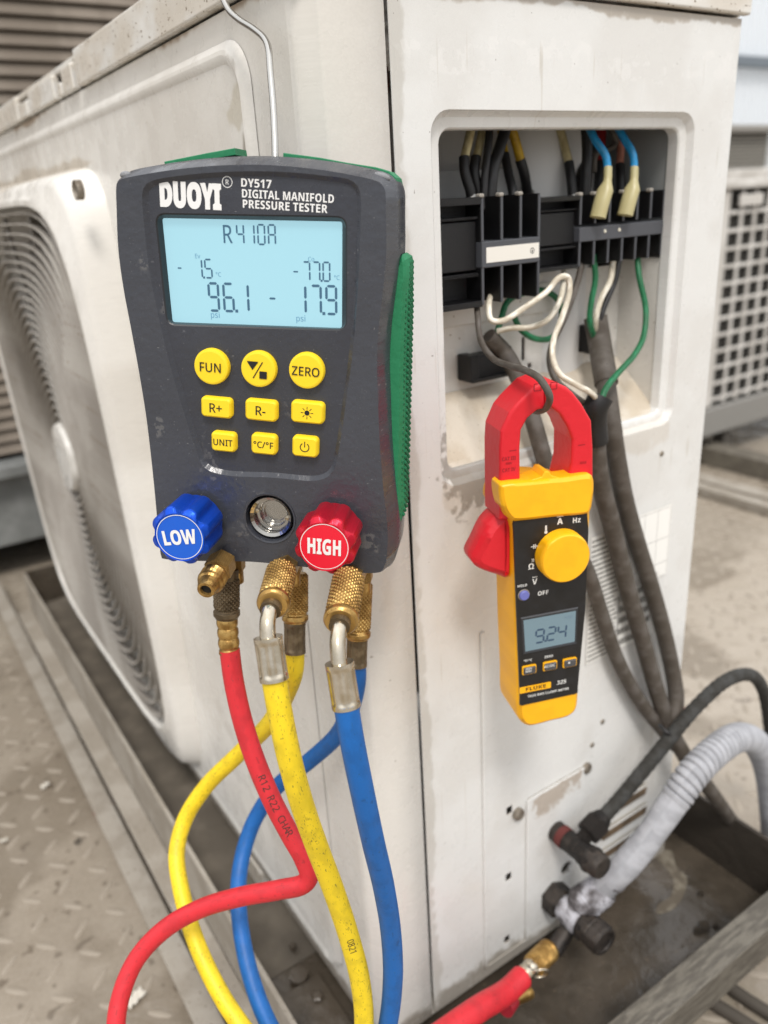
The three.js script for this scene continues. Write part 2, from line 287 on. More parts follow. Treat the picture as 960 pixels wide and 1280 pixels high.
  for (let k = 0; k < 3; k++) {
    const P2 = [], I2 = []; const N = 10;
    for (let i = 0; i <= N; i++) for (let j = 0; j <= N; j++) { const r = 0.05 + 0.16 * i / N, t = k * 2.094 + (j / N - 0.5) * 1.5 + 0.25 * i / N; P2.push(fc.x + (j / N - 0.5) * 0.07, fc.y + r * Math.sin(t), fc.z + r * Math.cos(t)); }
    for (let i = 0; i < N; i++) for (let j = 0; j < N; j++) { const a = i * (N + 1) + j, b = a + N + 1; I2.push(a, b, a + 1, b, b + 1, a + 1); }
    const g2 = new THREE.BufferGeometry(); g2.setAttribute('position', new THREE.Float32BufferAttribute(P2, 3)); g2.setIndex(I2); g2.computeVertexNormals();
    part('fan_blade', g2, std(0x8f8981, 0.55), unit);
  }
  part('fan_hub', along(lathe([[-0.03, 0.05], [0.03, 0.05], [0.045, 0.035], [0.05, 0]], 28), fc, V3(-1, 0, 0)), std(0x9a948c, 0.5), unit);
  part('coil', bbox(0.24, 0.262, 0.02, 0.62, -0.92, -0.35), std(0x6d675f, 0.7), unit);
  part('bulkhead', bbox(0.004, 0.26, 0.02, 0.62, -0.31, -0.308), M.zinc, unit);
}
function sqp(a, b, e, t, cx, cy) { const c = Math.cos(t), s = Math.sin(t), r = Math.pow(Math.pow(Math.abs(c), e) + Math.pow(Math.abs(s), e), -1 / e); return [cx + a * c * r, cy + b * s * r]; }
function sq(a, b, e, n, cx, cy) { return Array.from({ length: n }, (_, i) => sqp(a, b, e, i / n * 2 * Math.PI, cx, cy)); }
function ringX(k, y) { const rim = 0.028 + (y - 0.325) * 0.026; return 0.018 + (rim - 0.018) * Math.pow(k, 1.5) + 0.004 * Math.sin(k * Math.PI); }
function bladeRing(pts, half, deep) {                                   // thin vane standing edge-on to the viewer in front, closed round the hub
  const n = pts.length, P = [], I = [], cy = 0.306, cz = pts.reduce((s, p) => s + p.z, 0) / n;
  pts.forEach((p) => { const l = Math.hypot(p.y - cy, p.z - cz), uy = (p.y - cy) / l, uz = (p.z - cz) / l; for (const [d, x] of [[-half, 0.0006], [-half * 0.4, 0], [half * 0.4, 0], [half, 0.0006], [half * 0.8, deep], [-half * 0.8, deep]]) P.push(p.x + x, p.y + uy * d, p.z + uz * d); });
  for (let i = 0; i < n; i++) for (let j = 0; j < 6; j++) { const a = i * 6 + j, b = i * 6 + (j + 1) % 6, c = ((i + 1) % n) * 6 + j, d = ((i + 1) % n) * 6 + (j + 1) % 6; I.push(a, c, b, b, c, d); }
  const g = new THREE.BufferGeometry(); g.setAttribute('position', new THREE.Float32BufferAttribute(P, 3)); g.setIndex(I); g.computeVertexNormals(); return boxUV(toCreasedNormals(g, 0.5));
}
// lid: lipped skirt with stepped notches on the front edge, plain along the side
{
  const lip = 0.0045, Y0 = 0.6425, Y1 = 0.664, segs = [];
  const front = [[-0.95, -0.70, Y1], [-0.692, -0.555, Y1 - 0.001], [-0.547, -0.51, Y1 - 0.009], [-0.50, -0.405, Y1 - 0.004], [-0.392, -0.382, Y1 - 0.012], [-0.375, -0.345, Y1 - 0.004], [-0.332, 0.002, Y1 + 0.002]];
  for (const [a, b, t] of front) segs.push(bbox(-lip, 0.002, Y0, t, a, b, 0.0015));
  segs.push(bbox(-0.001, XR + 0.002, Y1 - 0.004, Y1 + 0.0005, ZB - 0.02, -0.002, 0.001));
  segs.push(bbox(0.0, XR + 0.004, Y0, Y1 - 0.001, -0.002, 0.0035, 0.0015));
  segs.push(bbox(XR + 0.001, XR + 0.004, Y0, Y1 - 0.002, ZB, -0.004, 0.001));
  part('top_lid', segs.map(boxUV), M.lid, unit);
}
// base rail and feet under the cabinet
part('base_pan', [boxUV(bbox(0.004, XR - 0.004, -0.006, -0.0005, ZB + 0.005, -0.004)), boxUV(bbox(0.0, XR, -0.0300, -0.007, -0.24, -0.20)), boxUV(bbox(0.0, XR, -0.03, -0.007, -0.80, -0.76))], M.lid, unit);
// ---- inside the opening ----
const BZ = -0.046;
part('recess_wall', boxUV(bbox(0.0570, 0.0735, 0.400, 0.600, BZ, -0.0136)), M.white, unit);
part('recess_wall', boxUV(bbox(0.2572, 0.2586, 0.400, 0.508, BZ, -0.0136)), M.white, unit);
{ // sloping dusty sill of the recess
  const P = [[0.0735, 0.4060, -0.007], [0.2575, 0.4060, -0.007], [0.2575, 0.4100, -0.011], [0.0735, 0.4100, -0.011], [0.2575, 0.441, BZ + 0.0004], [0.0735, 0.441, BZ + 0.0004]];
  const tri = [[0, 1, 2], [0, 2, 3], [3, 2, 4], [3, 4, 5]].flatMap((t) => t.flatMap((i) => P[i]));
  const g = new THREE.BufferGeometry(); g.setAttribute('position', new THREE.Float32BufferAttribute(tri, 3)); g.computeVertexNormals();
  part('recess_sill', boxUV(g), M.dusty, unit);
}
{
  const sl = (px, py, w, h) => { const p = onZ(px, py, BZ); return rloop(p.x - w / 2, p.x + w / 2, p.y - h / 2, p.y + h / 2, Math.min(w, h) * 0.2, 2); };
  const holes = [sl(654, 436, 0.003, 0.015), sl(662, 457, 0.0035, 0.0035), sl(703, 430, 0.0035, 0.004), sl(697, 441, 0.0035, 0.0035), sl(770, 433, 0.003, 0.008)];
  part('recess_back_plate', [boxUV(plate(rloop(0.0735, 0.2572, 0.4405, 0.5035, 0.002, 2), BZ - 0.0012, BZ, holes)), boxUV(plate(rloop(0.096, 0.205, 0.480, 0.4985, 0.004, 4), BZ, BZ + 0.0022, [], 0.0008))], M.white, unit);
}
part('partition_sheet', boxUV(bbox(0.2574, 0.2586, 0.5085, 0.62, -0.148, -0.0136)), std(0x8b8e8d, 0.5), unit);
part('shelf_plate', [boxUV(bbox(0.0735, 0.252, 0.504, 0.5655, -0.058, -0.0565)), boxUV(bbox(0.0735, 0.232, 0.5645, 0.566, -0.075, -0.058))], M.zinc, unit);
part('inner_wall', [boxUV(bbox(0.02, 0.257, 0.44, 0.63, -0.15, -0.148))], M.white, unit);
part('compressor', [along(lathe([[-0.2, 0.05], [0.0, 0.05], [0.03, 0.04], [0.04, 0]], 32), V3(0.205, 0.570, -0.092), V3(0, 1, 0)), along(lathe([[-0.1, 0.028], [0.05, 0.028], [0.055, 0.02]], 24), V3(0.14, 0.57, -0.105), V3(0, 1, 0))], std(0xd6d5d2, 0.5), unit);
const copper = mat({ color: 0xb8735a, roughness: 0.4, metalness: 0.8 });
for (const [x, z] of [[0.083, -0.04], [0.089, -0.075], [0.245, -0.12]]) part('copper_pipe', sweep([V3(x, 0.50, z), V3(x, 0.56, z), V3(x + 0.002, 0.62, z)], 0.0028, 10, 10), copper, unit);
// terminal blocks: a box housing at the left, walls between cells, a bar across
function terminalBlock(px, py, x1, y1, cells, z0, z1, label, house) {
  const a = onZ(px, py, z1), b = onZ(x1, y1, z1), t = new THREE.Group(); base.set(t, V3());
  const w = b.x - a.x, h = a.y - b.y, D = z1 - z0;
  t.name = 'terminal_block'; t.userData.label = label; unit.add(t); t.position.set(a.x, b.y, z0); t.rotation.y = -0.03;
  const hw = w * house;
  const add = (n, g, m, l) => part(n, g, m, t, l, true);
  add('housing', [bbox(0, hw, 0, h, 0, D * 0.55, 0.0008), bbox(0.001, hw - 0.001, h * 0.34, h * 0.79, 0.001, D * 0.86, 0.0008), bbox(0, hw, h * 0.93, h, 0.001, D, 0.0006), bbox(0, hw, h * 0.80, h * 0.83, 0.001, D * 0.9, 0.0006), bbox(0, hw, h * 0.28, h * 0.32, 0.001, D * 0.9, 0.0006), bbox(0, hw, 0, h * 0.06, 0.001, D, 0.0006), bbox(hw, w, 0.001, h - 0.001, 0.0005, D * 0.35, 0.0006)], M.black);
  for (let i = 0; i <= cells; i++) { const x = hw + (w - hw) * i / cells; add('divider', [bbox(x - 0.0009, x + 0.0009, h * 0.02, h * 0.36, D * 0.3, D - 0.0006, 0.0004), bbox(x - 0.0009, x + 0.0009, h * 0.60, h * 1.0, D * 0.3, D - 0.0006, 0.0004)], M.black); add('divider_edge', [bbox(x - 0.0008, x + 0.0008, h * 0.02, h * 0.36, D - 0.0005, D, 0.0003), bbox(x - 0.0008, x + 0.0008, h * 0.60, h * 0.985, D - 0.0005, D, 0.0003)], M.blackBar); if (i < cells) add('divider_tip', box(x, h + 0.0004, D - 0.002, 0.0034, 0.0022, 0.004, 0.0009), M.tip); }
  add('centre_bar', bbox(hw - 0.0008, w + 0.0008, h * 0.36, h * (cells > 3 ? 0.56 : 0.60), D * 0.3, D + 0.0003, 0.0006), M.blackBar);
  for (let i = 0; i < cells; i++) { const x = hw + (w - hw) * (i + 0.5) / cells; for (const k of [0.18, 0.8]) add('terminal_screw', along(lathe([[0, 0.0024], [0.0016, 0.0024], [0.002, 0.0018], [0.002, 0]], 10), V3(x, h * k, D * 0.36), V3(0, 0, 1)), M.steel); }
  return { t, w, h, D, hw, add };
}
{
  const b1 = terminalBlock(546, 249, 671, 373, 3, -0.042, -0.012, 'three cell black terminal block with white strip', 0.43);
  const strip = b1.add('paper_strip', bbox(b1.hw + 0.002, b1.w - 0.0005, b1.h * 0.405, b1.h * 0.545, b1.D, b1.D + 0.0006), std(0xe6e3da, 0.7), 'blank white strip with a small earth mark');
  const ink = [loft([[circ(0, 0, 0.0016, 20), 0], [circ(0, 0, 0.0013, 20), 0]]), bbox(-0.0008, 0.0008, -0.0001, 0.0001, 0, 0.00002), bbox(-0.0001, 0.0001, -0.001, 0.001, 0, 0.00003), bbox(-0.0006, 0.0006, -0.0006, -0.0004, 0, 0.00002)].map((g) => flat(g).translate(b1.w - 0.0055, b1.h * 0.475, b1.D + 0.0007));
  part('earth_mark', ink, M.dark, strip, undefined, true);
  const b2 = terminalBlock(676, 247, 822, 322, 6, -0.044, -0.016, 'six cell black terminal block with two clear sleeves', 0.31);
  for (const k of [0.33, 0.5]) b2.add('bar_spot', along(lathe([[0, 0.0011], [0.0004, 0.0009], [0.0005, 0]], 10), V3(b2.hw + (b2.w - b2.hw) * (k - 0.05), b2.h * 0.48, b2.D + 0.0003), V3(0, 0, 1)), std(0xd8d4c4, 0.7));
}
// cable clips on the back plate
function clip(px, py, w, h, label) {
  const p = onZ(px, py, BZ + 0.006), t = new THREE.Group(); t.name = 'cable_clip'; t.userData.label = label; t.position.copy(p); base.set(t, V3()); unit.add(t);
  part('clip_body', [bbox(-w / 2, w / 2, -h / 2, h / 2, -0.006, 0.006, 0.0015), bbox(-w / 2 - 0.001, -w / 2 + 0.006, -h / 2 - 0.001, h / 2 + 0.001, -0.005, 0.008, 0.001), bbox(-w / 2, w / 2, -h / 2 - 0.0015, -h / 2 + 0.001, 0, 0.0085, 0.0007)], M.black, t, undefined, true);
  part('clip_screw', along(lathe([[0, 0.003], [0.002, 0.003], [0.0026, 0.0022], [0.0022, 0]], 14), V3(w / 2 + 0.006, -0.001, -0.005), V3(0, 0, 1)), M.steel, t, undefined, true);
  part('clip_tab', bbox(w / 2 - 0.001, w / 2 + 0.011, -0.005, 0.007, -0.006, -0.0045, 0.0006), M.steel, t, undefined, true);
}
clip(605, 455, 0.032, 0.014, 'wide black cable clip'); clip(740, 422, 0.015, 0.016, 'small black cable clip');
// lower service cover, valve plate, slots, screws, louvres
{
  const q = (x, y) => { const p = onZ(x, y); return [p.x, p.y]; };
  const sc = onZ(605, 1196), plateL = onZ(660, 1100).x;
  part('service_cover_edge', boxUV(plate([[sc.x, 0.010], [XR - 0.006, 0.010], [XR - 0.006, 0.0125], [sc.x + 0.003, 0.0125], [sc.x + 0.003, 0.30], [sc.x, 0.30]], 0.0002, 0.0016, [], 0.0007)), M.side, unit);
  const vp = onZ(724, 1092).x;
  const hp = onZ(706, 1083);
  part('valve_plate', boxUV(plate(rloop(onZ(656, 1100).x, vp, 0.010, 0.149, 0.003, 4), 0.0003, 0.0022, [circ(hp.x, hp.y, 0.0056, 24)], 0.0008)), M.side, unit);
  for (const [x, y] of [[651, 1020], [737, 963]]) { const p = onZ(x, y, 0.004); part('panel_screw', along(lathe([[-0.002, 0.0046], [0.001, 0.0046], [0.0022, 0.0034], [0.0026, 0]], 18), V3(p.x, p.y, x < 700 ? 0.002 : 0.001), V3(0, 0, 1)), M.screw, unit); }
  for (const [x, y] of [[740, 931], [753, 902], [868, 0]]) if (y) { const p = onZ(x, y); part('panel_dimple', along(lathe([[0, 0.0022], [0.0008, 0.0018], [0.0009, 0]], 12), V3(p.x, p.y, 0), V3(0, 0, 1)), M.screw, unit); }
  { const p = onZ(827, 567); part('panel_dimple', along(lathe([[0, 0.002], [0.0008, 0.0016], [0.0009, 0]], 12), V3(p.x, p.y, 0), V3(0, 0, 1)), M.screw, unit); }
  const lt = mat({ map: reps(mottled([120, 100, 78], [92, 78, 62], 99, 6), 20), roughness: 0.8 });
  for (const [ax, ay, bx, by] of [[752, 1022, 806, 984], [752, 1047, 806, 1008], [750, 1072, 803, 1034], [748, 1098, 800, 1060]]) { const a = onZ(ax, ay), b = onZ(bx, by); part('louvre', boxUV(box(0, 0, 0, b.x - a.x, 0.0095, 0.0022, 0.0009).rotateX(0.12).translate((a.x + b.x) / 2, (a.y + b.y) / 2, 0.0010)), lt, unit); part('louvre_lip', boxUV(box(0, 0, 0, b.x - a.x + 0.002, 0.0028, 0.0034, 0.0012).translate((a.x + b.x) / 2, (a.y + b.y) / 2 + 0.0056, 0.0010)), M.side, unit); }
}
// stickers low on the side panel, rows of print too small to read
function sticker(px0, py0, px1, py1, rows, sd, grid) {
  const a = onZ(px0, py0), b = onZ(px1, py1), w = b.x - a.x, h = a.y - b.y;
  const cv = document.createElement('canvas'); cv.width = 512; cv.height = Math.round(512 * h / w); const c = cv.getContext('2d');
  c.fillStyle = '#f0efea'; c.fillRect(0, 0, cv.width, cv.height); c.fillStyle = c.strokeStyle = '#5f5d58'; c.lineWidth = 3;
  if (grid) { for (const k of [0.02, 0.34, 0.66, 0.98]) { c.beginPath(); c.moveTo(k * 512, 10); c.lineTo(k * 512, cv.height - 10); c.stroke(); } for (const k of [0.03, 0.45, 0.8]) { c.beginPath(); c.moveTo(10, k * cv.height); c.lineTo(502, k * cv.height); c.stroke(); } }
  let s = sd; const r2 = () => { s = (s * 16807) % 2147483647; return s / 2147483647; };
  for (let i = 0; i < rows; i++) { let x = 18; const y = (i + 0.7) / (rows + 0.6) * cv.height, e = 400 + r2() * 90; while (x < e) { const k = 6 + r2() * 26; c.fillRect(x, y, k, cv.height / rows * 0.48); x += k + 7; } }
  const t = new THREE.CanvasTexture(cv); t.colorSpace = THREE.SRGBColorSpace;
  const g = new THREE.PlaneGeometry(w, h), e = bbox(-w / 2, w / 2, -h / 2, h / 2, -0.0003, -0.0001);
  const p = part('printed_sticker', [g.translate(a.x + w / 2, b.y + h / 2, 0.0009)], mat({ map: t, roughness: 0.55 }), unit);
  part('sticker_backing', e.translate(a.x + w / 2, b.y + h / 2, 0.0008), M.white, p);
}
sticker(738, 672, 770, 812, 26, 11, false); sticker(788, 648, 832, 716, 0, 5, true); sticker(772, 735, 815, 790, 5, 9, false);

// ---- valves at the foot of the side panel ----
const iron = mat({ map: reps(mottled([60, 54, 49], [30, 27, 25], 103, 7, 0.22, [98, 84, 70]), 20), roughness: 0.55, metalness: 0.35, bumpMap: reps(grain, 40), bumpScale: 0.0006 });
const frost = mat({ map: reps(mottled([184, 184, 190], [74, 70, 70], 105, 7, 0.2, [60, 54, 50]), 16), roughness: 0.9, bumpMap: reps(grain, 60), bumpScale: 0.0012 });
const hex = (r, s0, s1, ch = 0.0015) => { const g = new THREE.CylinderGeometry(r, r, s1 - s0 - 2 * ch, 6).translate(0, (s0 + s1) / 2, 0), a = new THREE.CylinderGeometry(r * 0.86, r, ch, 6).translate(0, s1 - ch / 2, 0), b = new THREE.CylinderGeometry(r, r * 0.86, ch, 6).translate(0, s0 + ch / 2, 0); return merge([g, a, b].map((x) => toCreasedNormals(x.toNonIndexed(), 0.3))); };
const LV = onZ(697, 1040, 0.004), GV = onZ(692, 1120, 0.004);
const UPR = onZ(742, 1030, 0.025).sub(onZ(712, 1062, 0.025)).normalize();
{
  const t = new THREE.Group(); t.name = 'liquid_valve'; t.userData.label = 'smaller dark service valve on top'; unit.add(t); base.set(t, V3());
  part('valve_body', [along(lathe([[-0.02, 0.0082], [0.024, 0.0078], [0.026, 0.0086], [0.03, 0.0086]], 24), LV, V3(0, 0, 1)), along(hex(0.0062, 0, 0.018), V3(LV.x, LV.y, 0.022), UPR)], iron, t);
  part('valve_cap', [along(lathe([[0.030, 0.0094], [0.041, 0.0094], [0.044, 0.0082], [0.045, 0.0]], 28), V3(LV.x, LV.y, 0.004), V3(0, 0, 1)), along(hex(0.0103, 0.0302, 0.037), V3(LV.x, LV.y, 0.004), V3(0, 0, 1))], iron, t);
  part('flare_nut', [along(hex(0.0104, 0.013, 0.026), V3(LV.x, LV.y, 0.022), UPR), along(lathe([[0.026, 0.0086], [0.032, 0.0062]], 20), V3(LV.x, LV.y, 0.022), UPR)], iron, t);
  part('paint_spot', along(lathe([[0, 0.0084], [0.006, 0.0083]], 20), V3(LV.x, LV.y, 0.008), V3(0, 0, 1)), std(0x5a2420, 0.7), t);
  const u = new THREE.Group(); u.name = 'gas_valve'; u.userData.label = 'larger frosted service valve below'; unit.add(u); base.set(u, V3());
  part('valve_body', [along(lathe([[-0.015, 0.0098], [0.012, 0.0098], [0.014, 0.0112], [0.028, 0.0116], [0.031, 0.0104]], 28), GV, V3(0, 0, 1)), sweep([V3(GV.x, GV.y, 0.026), V3(GV.x + 0.012, GV.y + 0.014, 0.030), V3(GV.x + 0.022, GV.y + 0.022, 0.036)], (s) => 0.0100 + 0.0012 * Math.sin(s * 260), 24, 20)], frost, u);
  part('frosted_nut', along(lathe([[-0.004, 0.008], [0.001, 0.0122], [0.010, 0.0128], [0.0115, 0.0118], [0.014, 0.0126], [0.021, 0.0122], [0.026, 0.0104]], 28, 0.6), V3(GV.x + 0.004, GV.y + 0.007, 0.026), V3(0.62, 0.66, 0.42)), frost, u);
  part('mounting_collar', along(lathe([[-0.004, 0.0128], [0.010, 0.0128], [0.0115, 0.0105]], 6), GV, V3(0, 0, 1)), iron, u);
  part('valve_cap', [along(lathe([[0.031, 0.0112], [0.040, 0.0112], [0.041, 0.0106], [0.042, 0.0114], [0.049, 0.0114], [0.052, 0.0104], [0.052, 0.0082], [0.0505, 0.0078], [0.0505, 0]], 32), GV, V3(0, 0, 1)), along(hex(0.0122, 0.0305, 0.037), GV, V3(0, 0, 1))], iron, u);
  part('charging_port', sweep([V3(GV.x, GV.y - 0.006, 0.024), V3(GV.x - 0.013, GV.y - 0.012, 0.027), V3(GV.x - 0.024, GV.y - 0.017, 0.029)], 0.0062, 10, 14), iron, u);
}
// ---------- ground and surroundings ----------
const FY = -0.09;
const floorTex = pixelTex(1024, 1024, (x, y) => {                      // 1.6 m of dusty, stained steel deck
  const a = fbm(x * 5, y * 5, 201, 5, 6), b = fbm(x * 11, y * 11, 211, 11, 5), s = fbm(x * 160, y * 160, 221, 160, 2);
  let c = mixc([163, 153, 139], [143, 133, 119], step(0.35, 0.62, a)); c = mixc(c, [120, 110, 96], 0.7 * step(0.56, 0.68, b)); c = mixc(c, [166, 157, 142], 0.5 * step(0.58, 0.7, fbm(x * 7, y * 7, 231, 7, 5)));
  if (s > 0.78) c = mixc(c, [96, 86, 74], 0.6); const g = (hash(x * 1024, y * 1024, 9) - 0.5) * 10; return c.map((v) => clamp(v + g, 0, 255));
}, true);
const deck = mat({ map: reps(floorTex, 1 / 1.6), roughness: 0.62, roughnessMap: reps(grain, 3), bumpMap: reps(grain, 5), bumpScale: 0.0015 });
{
  const g = planar(new THREE.PlaneGeometry(40, 40).rotateX(-Math.PI / 2), 'x', 'z');
  g.translate(6, FY, -6); planar(g, 'x', 'z');
  const floor = part('floor', g, deck, scene); floor.userData.kind = 'structure';
  const lug = new THREE.SphereGeometry(1, 8, 4, 0, Math.PI * 2, 0, Math.PI / 2).scale(0.0125, 0.0014, 0.0036), spots = [];
  const area = [[-1.1, 0.1, -1.25, 0.2], [0.1, 2.6, -1.4, 0.5]], pitch = 0.033;
  for (const [x0, x1, z0, z1] of area) for (let i = 0; x0 + i * pitch < x1; i++) for (let j = 0; z0 + j * pitch < z1; j++) { const x = x0 + i * pitch, z = z0 + j * pitch; spots.push([x, z, (i + j) % 2]); }
  const im = new THREE.InstancedMesh(lug, mat({ color: 0x968c7e, roughness: 0.6 }), spots.length), m = new THREE.Matrix4(), e = new THREE.Euler();
  spots.forEach(([x, z, k], i) => { e.set(0, k ? Math.PI / 4 : -Math.PI / 4, 0); m.makeRotationFromEuler(e).setPosition(x, FY - 0.0002, z); im.setMatrixAt(i, m); });
  im.name = 'tread_pattern'; im.userData.kind = 'stuff'; im.receiveShadow = true; floor.add(im);
}
// drip tray of welded angle under the unit
const trayMat = mat({ map: reps(mottled([82, 74, 64], [62, 56, 48], 301, 6, 0.12, [120, 106, 88]), 5), roughness: 0.5, roughnessMap: reps(grain, 5), bumpMap: reps(grain, 12), bumpScale: 0.0012 });
const rimMat = mat({ map: reps(mottled([106, 101, 91], [80, 75, 67], 311, 12, 0.25, [60, 55, 48]), 6, 40), roughness: 0.6, bumpMap: reps(grain, 16), bumpScale: 0.001 });
const angleMat = mat({ map: reps(mottled([156, 149, 138], [142, 134, 122], 321, 9, 0.22, [110, 100, 86]), 5), roughness: 0.65, bumpMap: reps(grain, 12), bumpScale: 0.0006 });
{
  const t = thing('drip_tray', 'dark wet steel drip tray with angle iron rim under the outdoor unit', 'drip tray', V3(0.15, -0.05, 0.05));
  const x0 = -0.052, x1 = 0.352, z1 = 0.092, zb = -0.96;
  part('tray_floor', boxUV(bbox(x0, x1, -0.034, -0.030, -0.1195, z1)), trayMat, t);
  part('tray_floor', boxUV(bbox(x0, x1, -0.034, -0.030, zb, -0.12)), mat({ map: reps(mottled([112, 104, 92], [92, 85, 75], 303, 6, 0.14, [84, 76, 66]), 5), roughness: 0.7, bumpMap: reps(grain, 12), bumpScale: 0.0008 }), t, 'dry dusty tray floor along the front');
  part('right_wall', boxUV(bbox(x1, x1 + 0.004, -0.034, 0.030, zb, z1 + 0.02, 0.001)), std(0x3a342d, 0.6, { bumpMap: reps(grain, 12), bumpScale: 0.0012 }), t, 'dark right wall of the tray');
  part('near_wall', [boxUV(bbox(x0 - 0.03, x1 - 0.0005, 0.0255, 0.030, z1, z1 + 0.021, 0.0012)), boxUV(bbox(x0 - 0.03, x1 - 0.0005, -0.045, 0.0255, z1, z1 + 0.004, 0.001))], rimMat, t, 'scratched grey rim nearest the viewer');
  part('left_wall', [boxUV(bbox(x0 - 0.001, x0 + 0.003, -0.036, 0.030, zb, z1 - 0.001, 0.001)), boxUV(bbox(x0 - 0.022, x0 - 0.001, -0.040, -0.036, zb, z1 - 0.001, 0.001))], angleMat, t, 'pale grey left wall of the tray');
  part('rear_wall', boxUV(bbox(x0, x1, -0.034, 0.03, zb - 0.004, zb)), trayMat, t);
  // foot plate with bolts at the near corner
  part('foot_plate', boxUV(bbox(-0.048, 0.0, -0.0295, -0.025, -0.098, -0.03, 0.001)), trayMat, t);
  for (const [px, py, r] of [[373, 1219, 0.0078], [397, 1246, 0.005], [366, 1183, 0.003]]) { const p = onY(px, py, -0.024); part('bolt', along(lathe([[-0.002, r], [0.002, r], [0.003, r * 0.7], [0.003, 0]], r > 0.006 ? 24 : 6), V3(p.x, -0.0245, p.z), V3(0, 1, 0)), trayMat, t); }
  const crumb = new THREE.IcosahedronGeometry(1, 0);
  for (const [px, py, r] of [[876, 1116, 0.0035], [880, 1158, 0.006], [895, 1157, 0.003], [818, 1058, 0.003], [872, 1163, 0.004]]) { const p = onY(px, py, -0.028); part('mud_crumb', crumb.clone().scale(r, r * 0.7, r * 0.9).rotateY(px).translate(p.x, -0.03 + r * 0.4, p.z), trayMat, t); }
  // dried scale left on the tray floor
  const scale = smooth([[820, 1070], [838, 1062], [846, 1085], [858, 1096], [852, 1124], [838, 1138], [820, 1142], [824, 1130], [838, 1120], [842, 1100], [832, 1084]].map(([x, y]) => { const p = onY(x, y, -0.0296); return [p.x, -p.z]; }), 60);
  const g = flat(new THREE.ShapeGeometry(shapeOf(ccw(scale)))).rotateX(-Math.PI / 2).translate(0, -0.0297, 0);
  part('lime_scale', boxUV(g), mat({ map: reps(mottled([122, 115, 101], [92, 84, 72], 331, 9, 0.3, [70, 62, 52]), 20), roughness: 0.9 }), t);
}
{
  const t = thing('steel_bar', 'long dusty grey steel bar on the deck left of the drip tray', 'steel bar', V3(-0.08, FY, -0.3));
  part('top_flange', boxUV(bbox(-0.094, -0.073, -0.062, -0.058, -1.19, 0.4, 0.001)), angleMat, t);
  part('web', boxUV(bbox(-0.076, -0.0735, FY, -0.0621, -1.19, 0.4)), angleMat, t);
  const u = thing('support_post', 'short upright steel bracket joining the bar and the tray wall', 'bracket', V3(-0.06, FY, -0.6));
  part('bracket_plate', boxUV(bbox(-0.0725, -0.0545, FY + 0.001, -0.042, -0.66, -0.655)), angleMat, u); part('bracket_foot', boxUV(bbox(-0.0725, -0.0545, FY + 0.001, FY + 0.005, -0.6545, -0.625)), angleMat, u);
}
// outdoor unit with a ribbed side behind on the left
{
  const z = -1.25, t = thing('louvred_unit', 'big taupe neighbouring unit with ribbed side on a grey base beam', 'cooling unit', V3(0.2, FY, z));
  const rib = mat({ map: reps(mottled([126, 116, 104], [108, 98, 86], 401, 5), 4), roughness: 0.7 });
  const x0 = -0.9, x1 = 0.72, n = 46, pitch = 0.0225;
  part('back_panel', boxUV(bbox(x0, x1, 0.15, 0.15 + n * pitch, z - 0.5, z - 0.02)), rib, t);
  const slat = boxUV(box(0, 0, 0, x1 - x0, 0.0205, 0.003, 0.0012).rotateX(-0.42));
  for (let i = 0; i < n; i++) { const m = part('slat', slat.clone().translate((x0 + x1) / 2, 0.162 + i * pitch, z - 0.004), rib, t); void m; }
  part('base_beam', [boxUV(bbox(x0, x1 + 0.05, 0.118, 0.142, z - 0.02, z + 0.045, 0.004)), boxUV(bbox(x0, x1 + 0.05, -0.02, 0.117, z, z + 0.01, 0.003))], mat({ map: reps(mottled([134, 136, 134], [112, 114, 112], 411, 5), 4), roughness: 0.6 }), t);
  part('base_leg', [boxUV(bbox(-0.5, -0.44, FY, -0.02, z - 0.06, z - 0.01)), boxUV(bbox(0.3, 0.36, FY, -0.02, z - 0.06, z - 0.01))], M.zinc, t);
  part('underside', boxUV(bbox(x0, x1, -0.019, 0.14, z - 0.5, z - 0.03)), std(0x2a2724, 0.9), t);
  part('rear_skirt', boxUV(bbox(x0, x1, FY + 0.001, -0.02, z - 0.22, z - 0.21)), std(0x1a1816, 0.95), t);
}
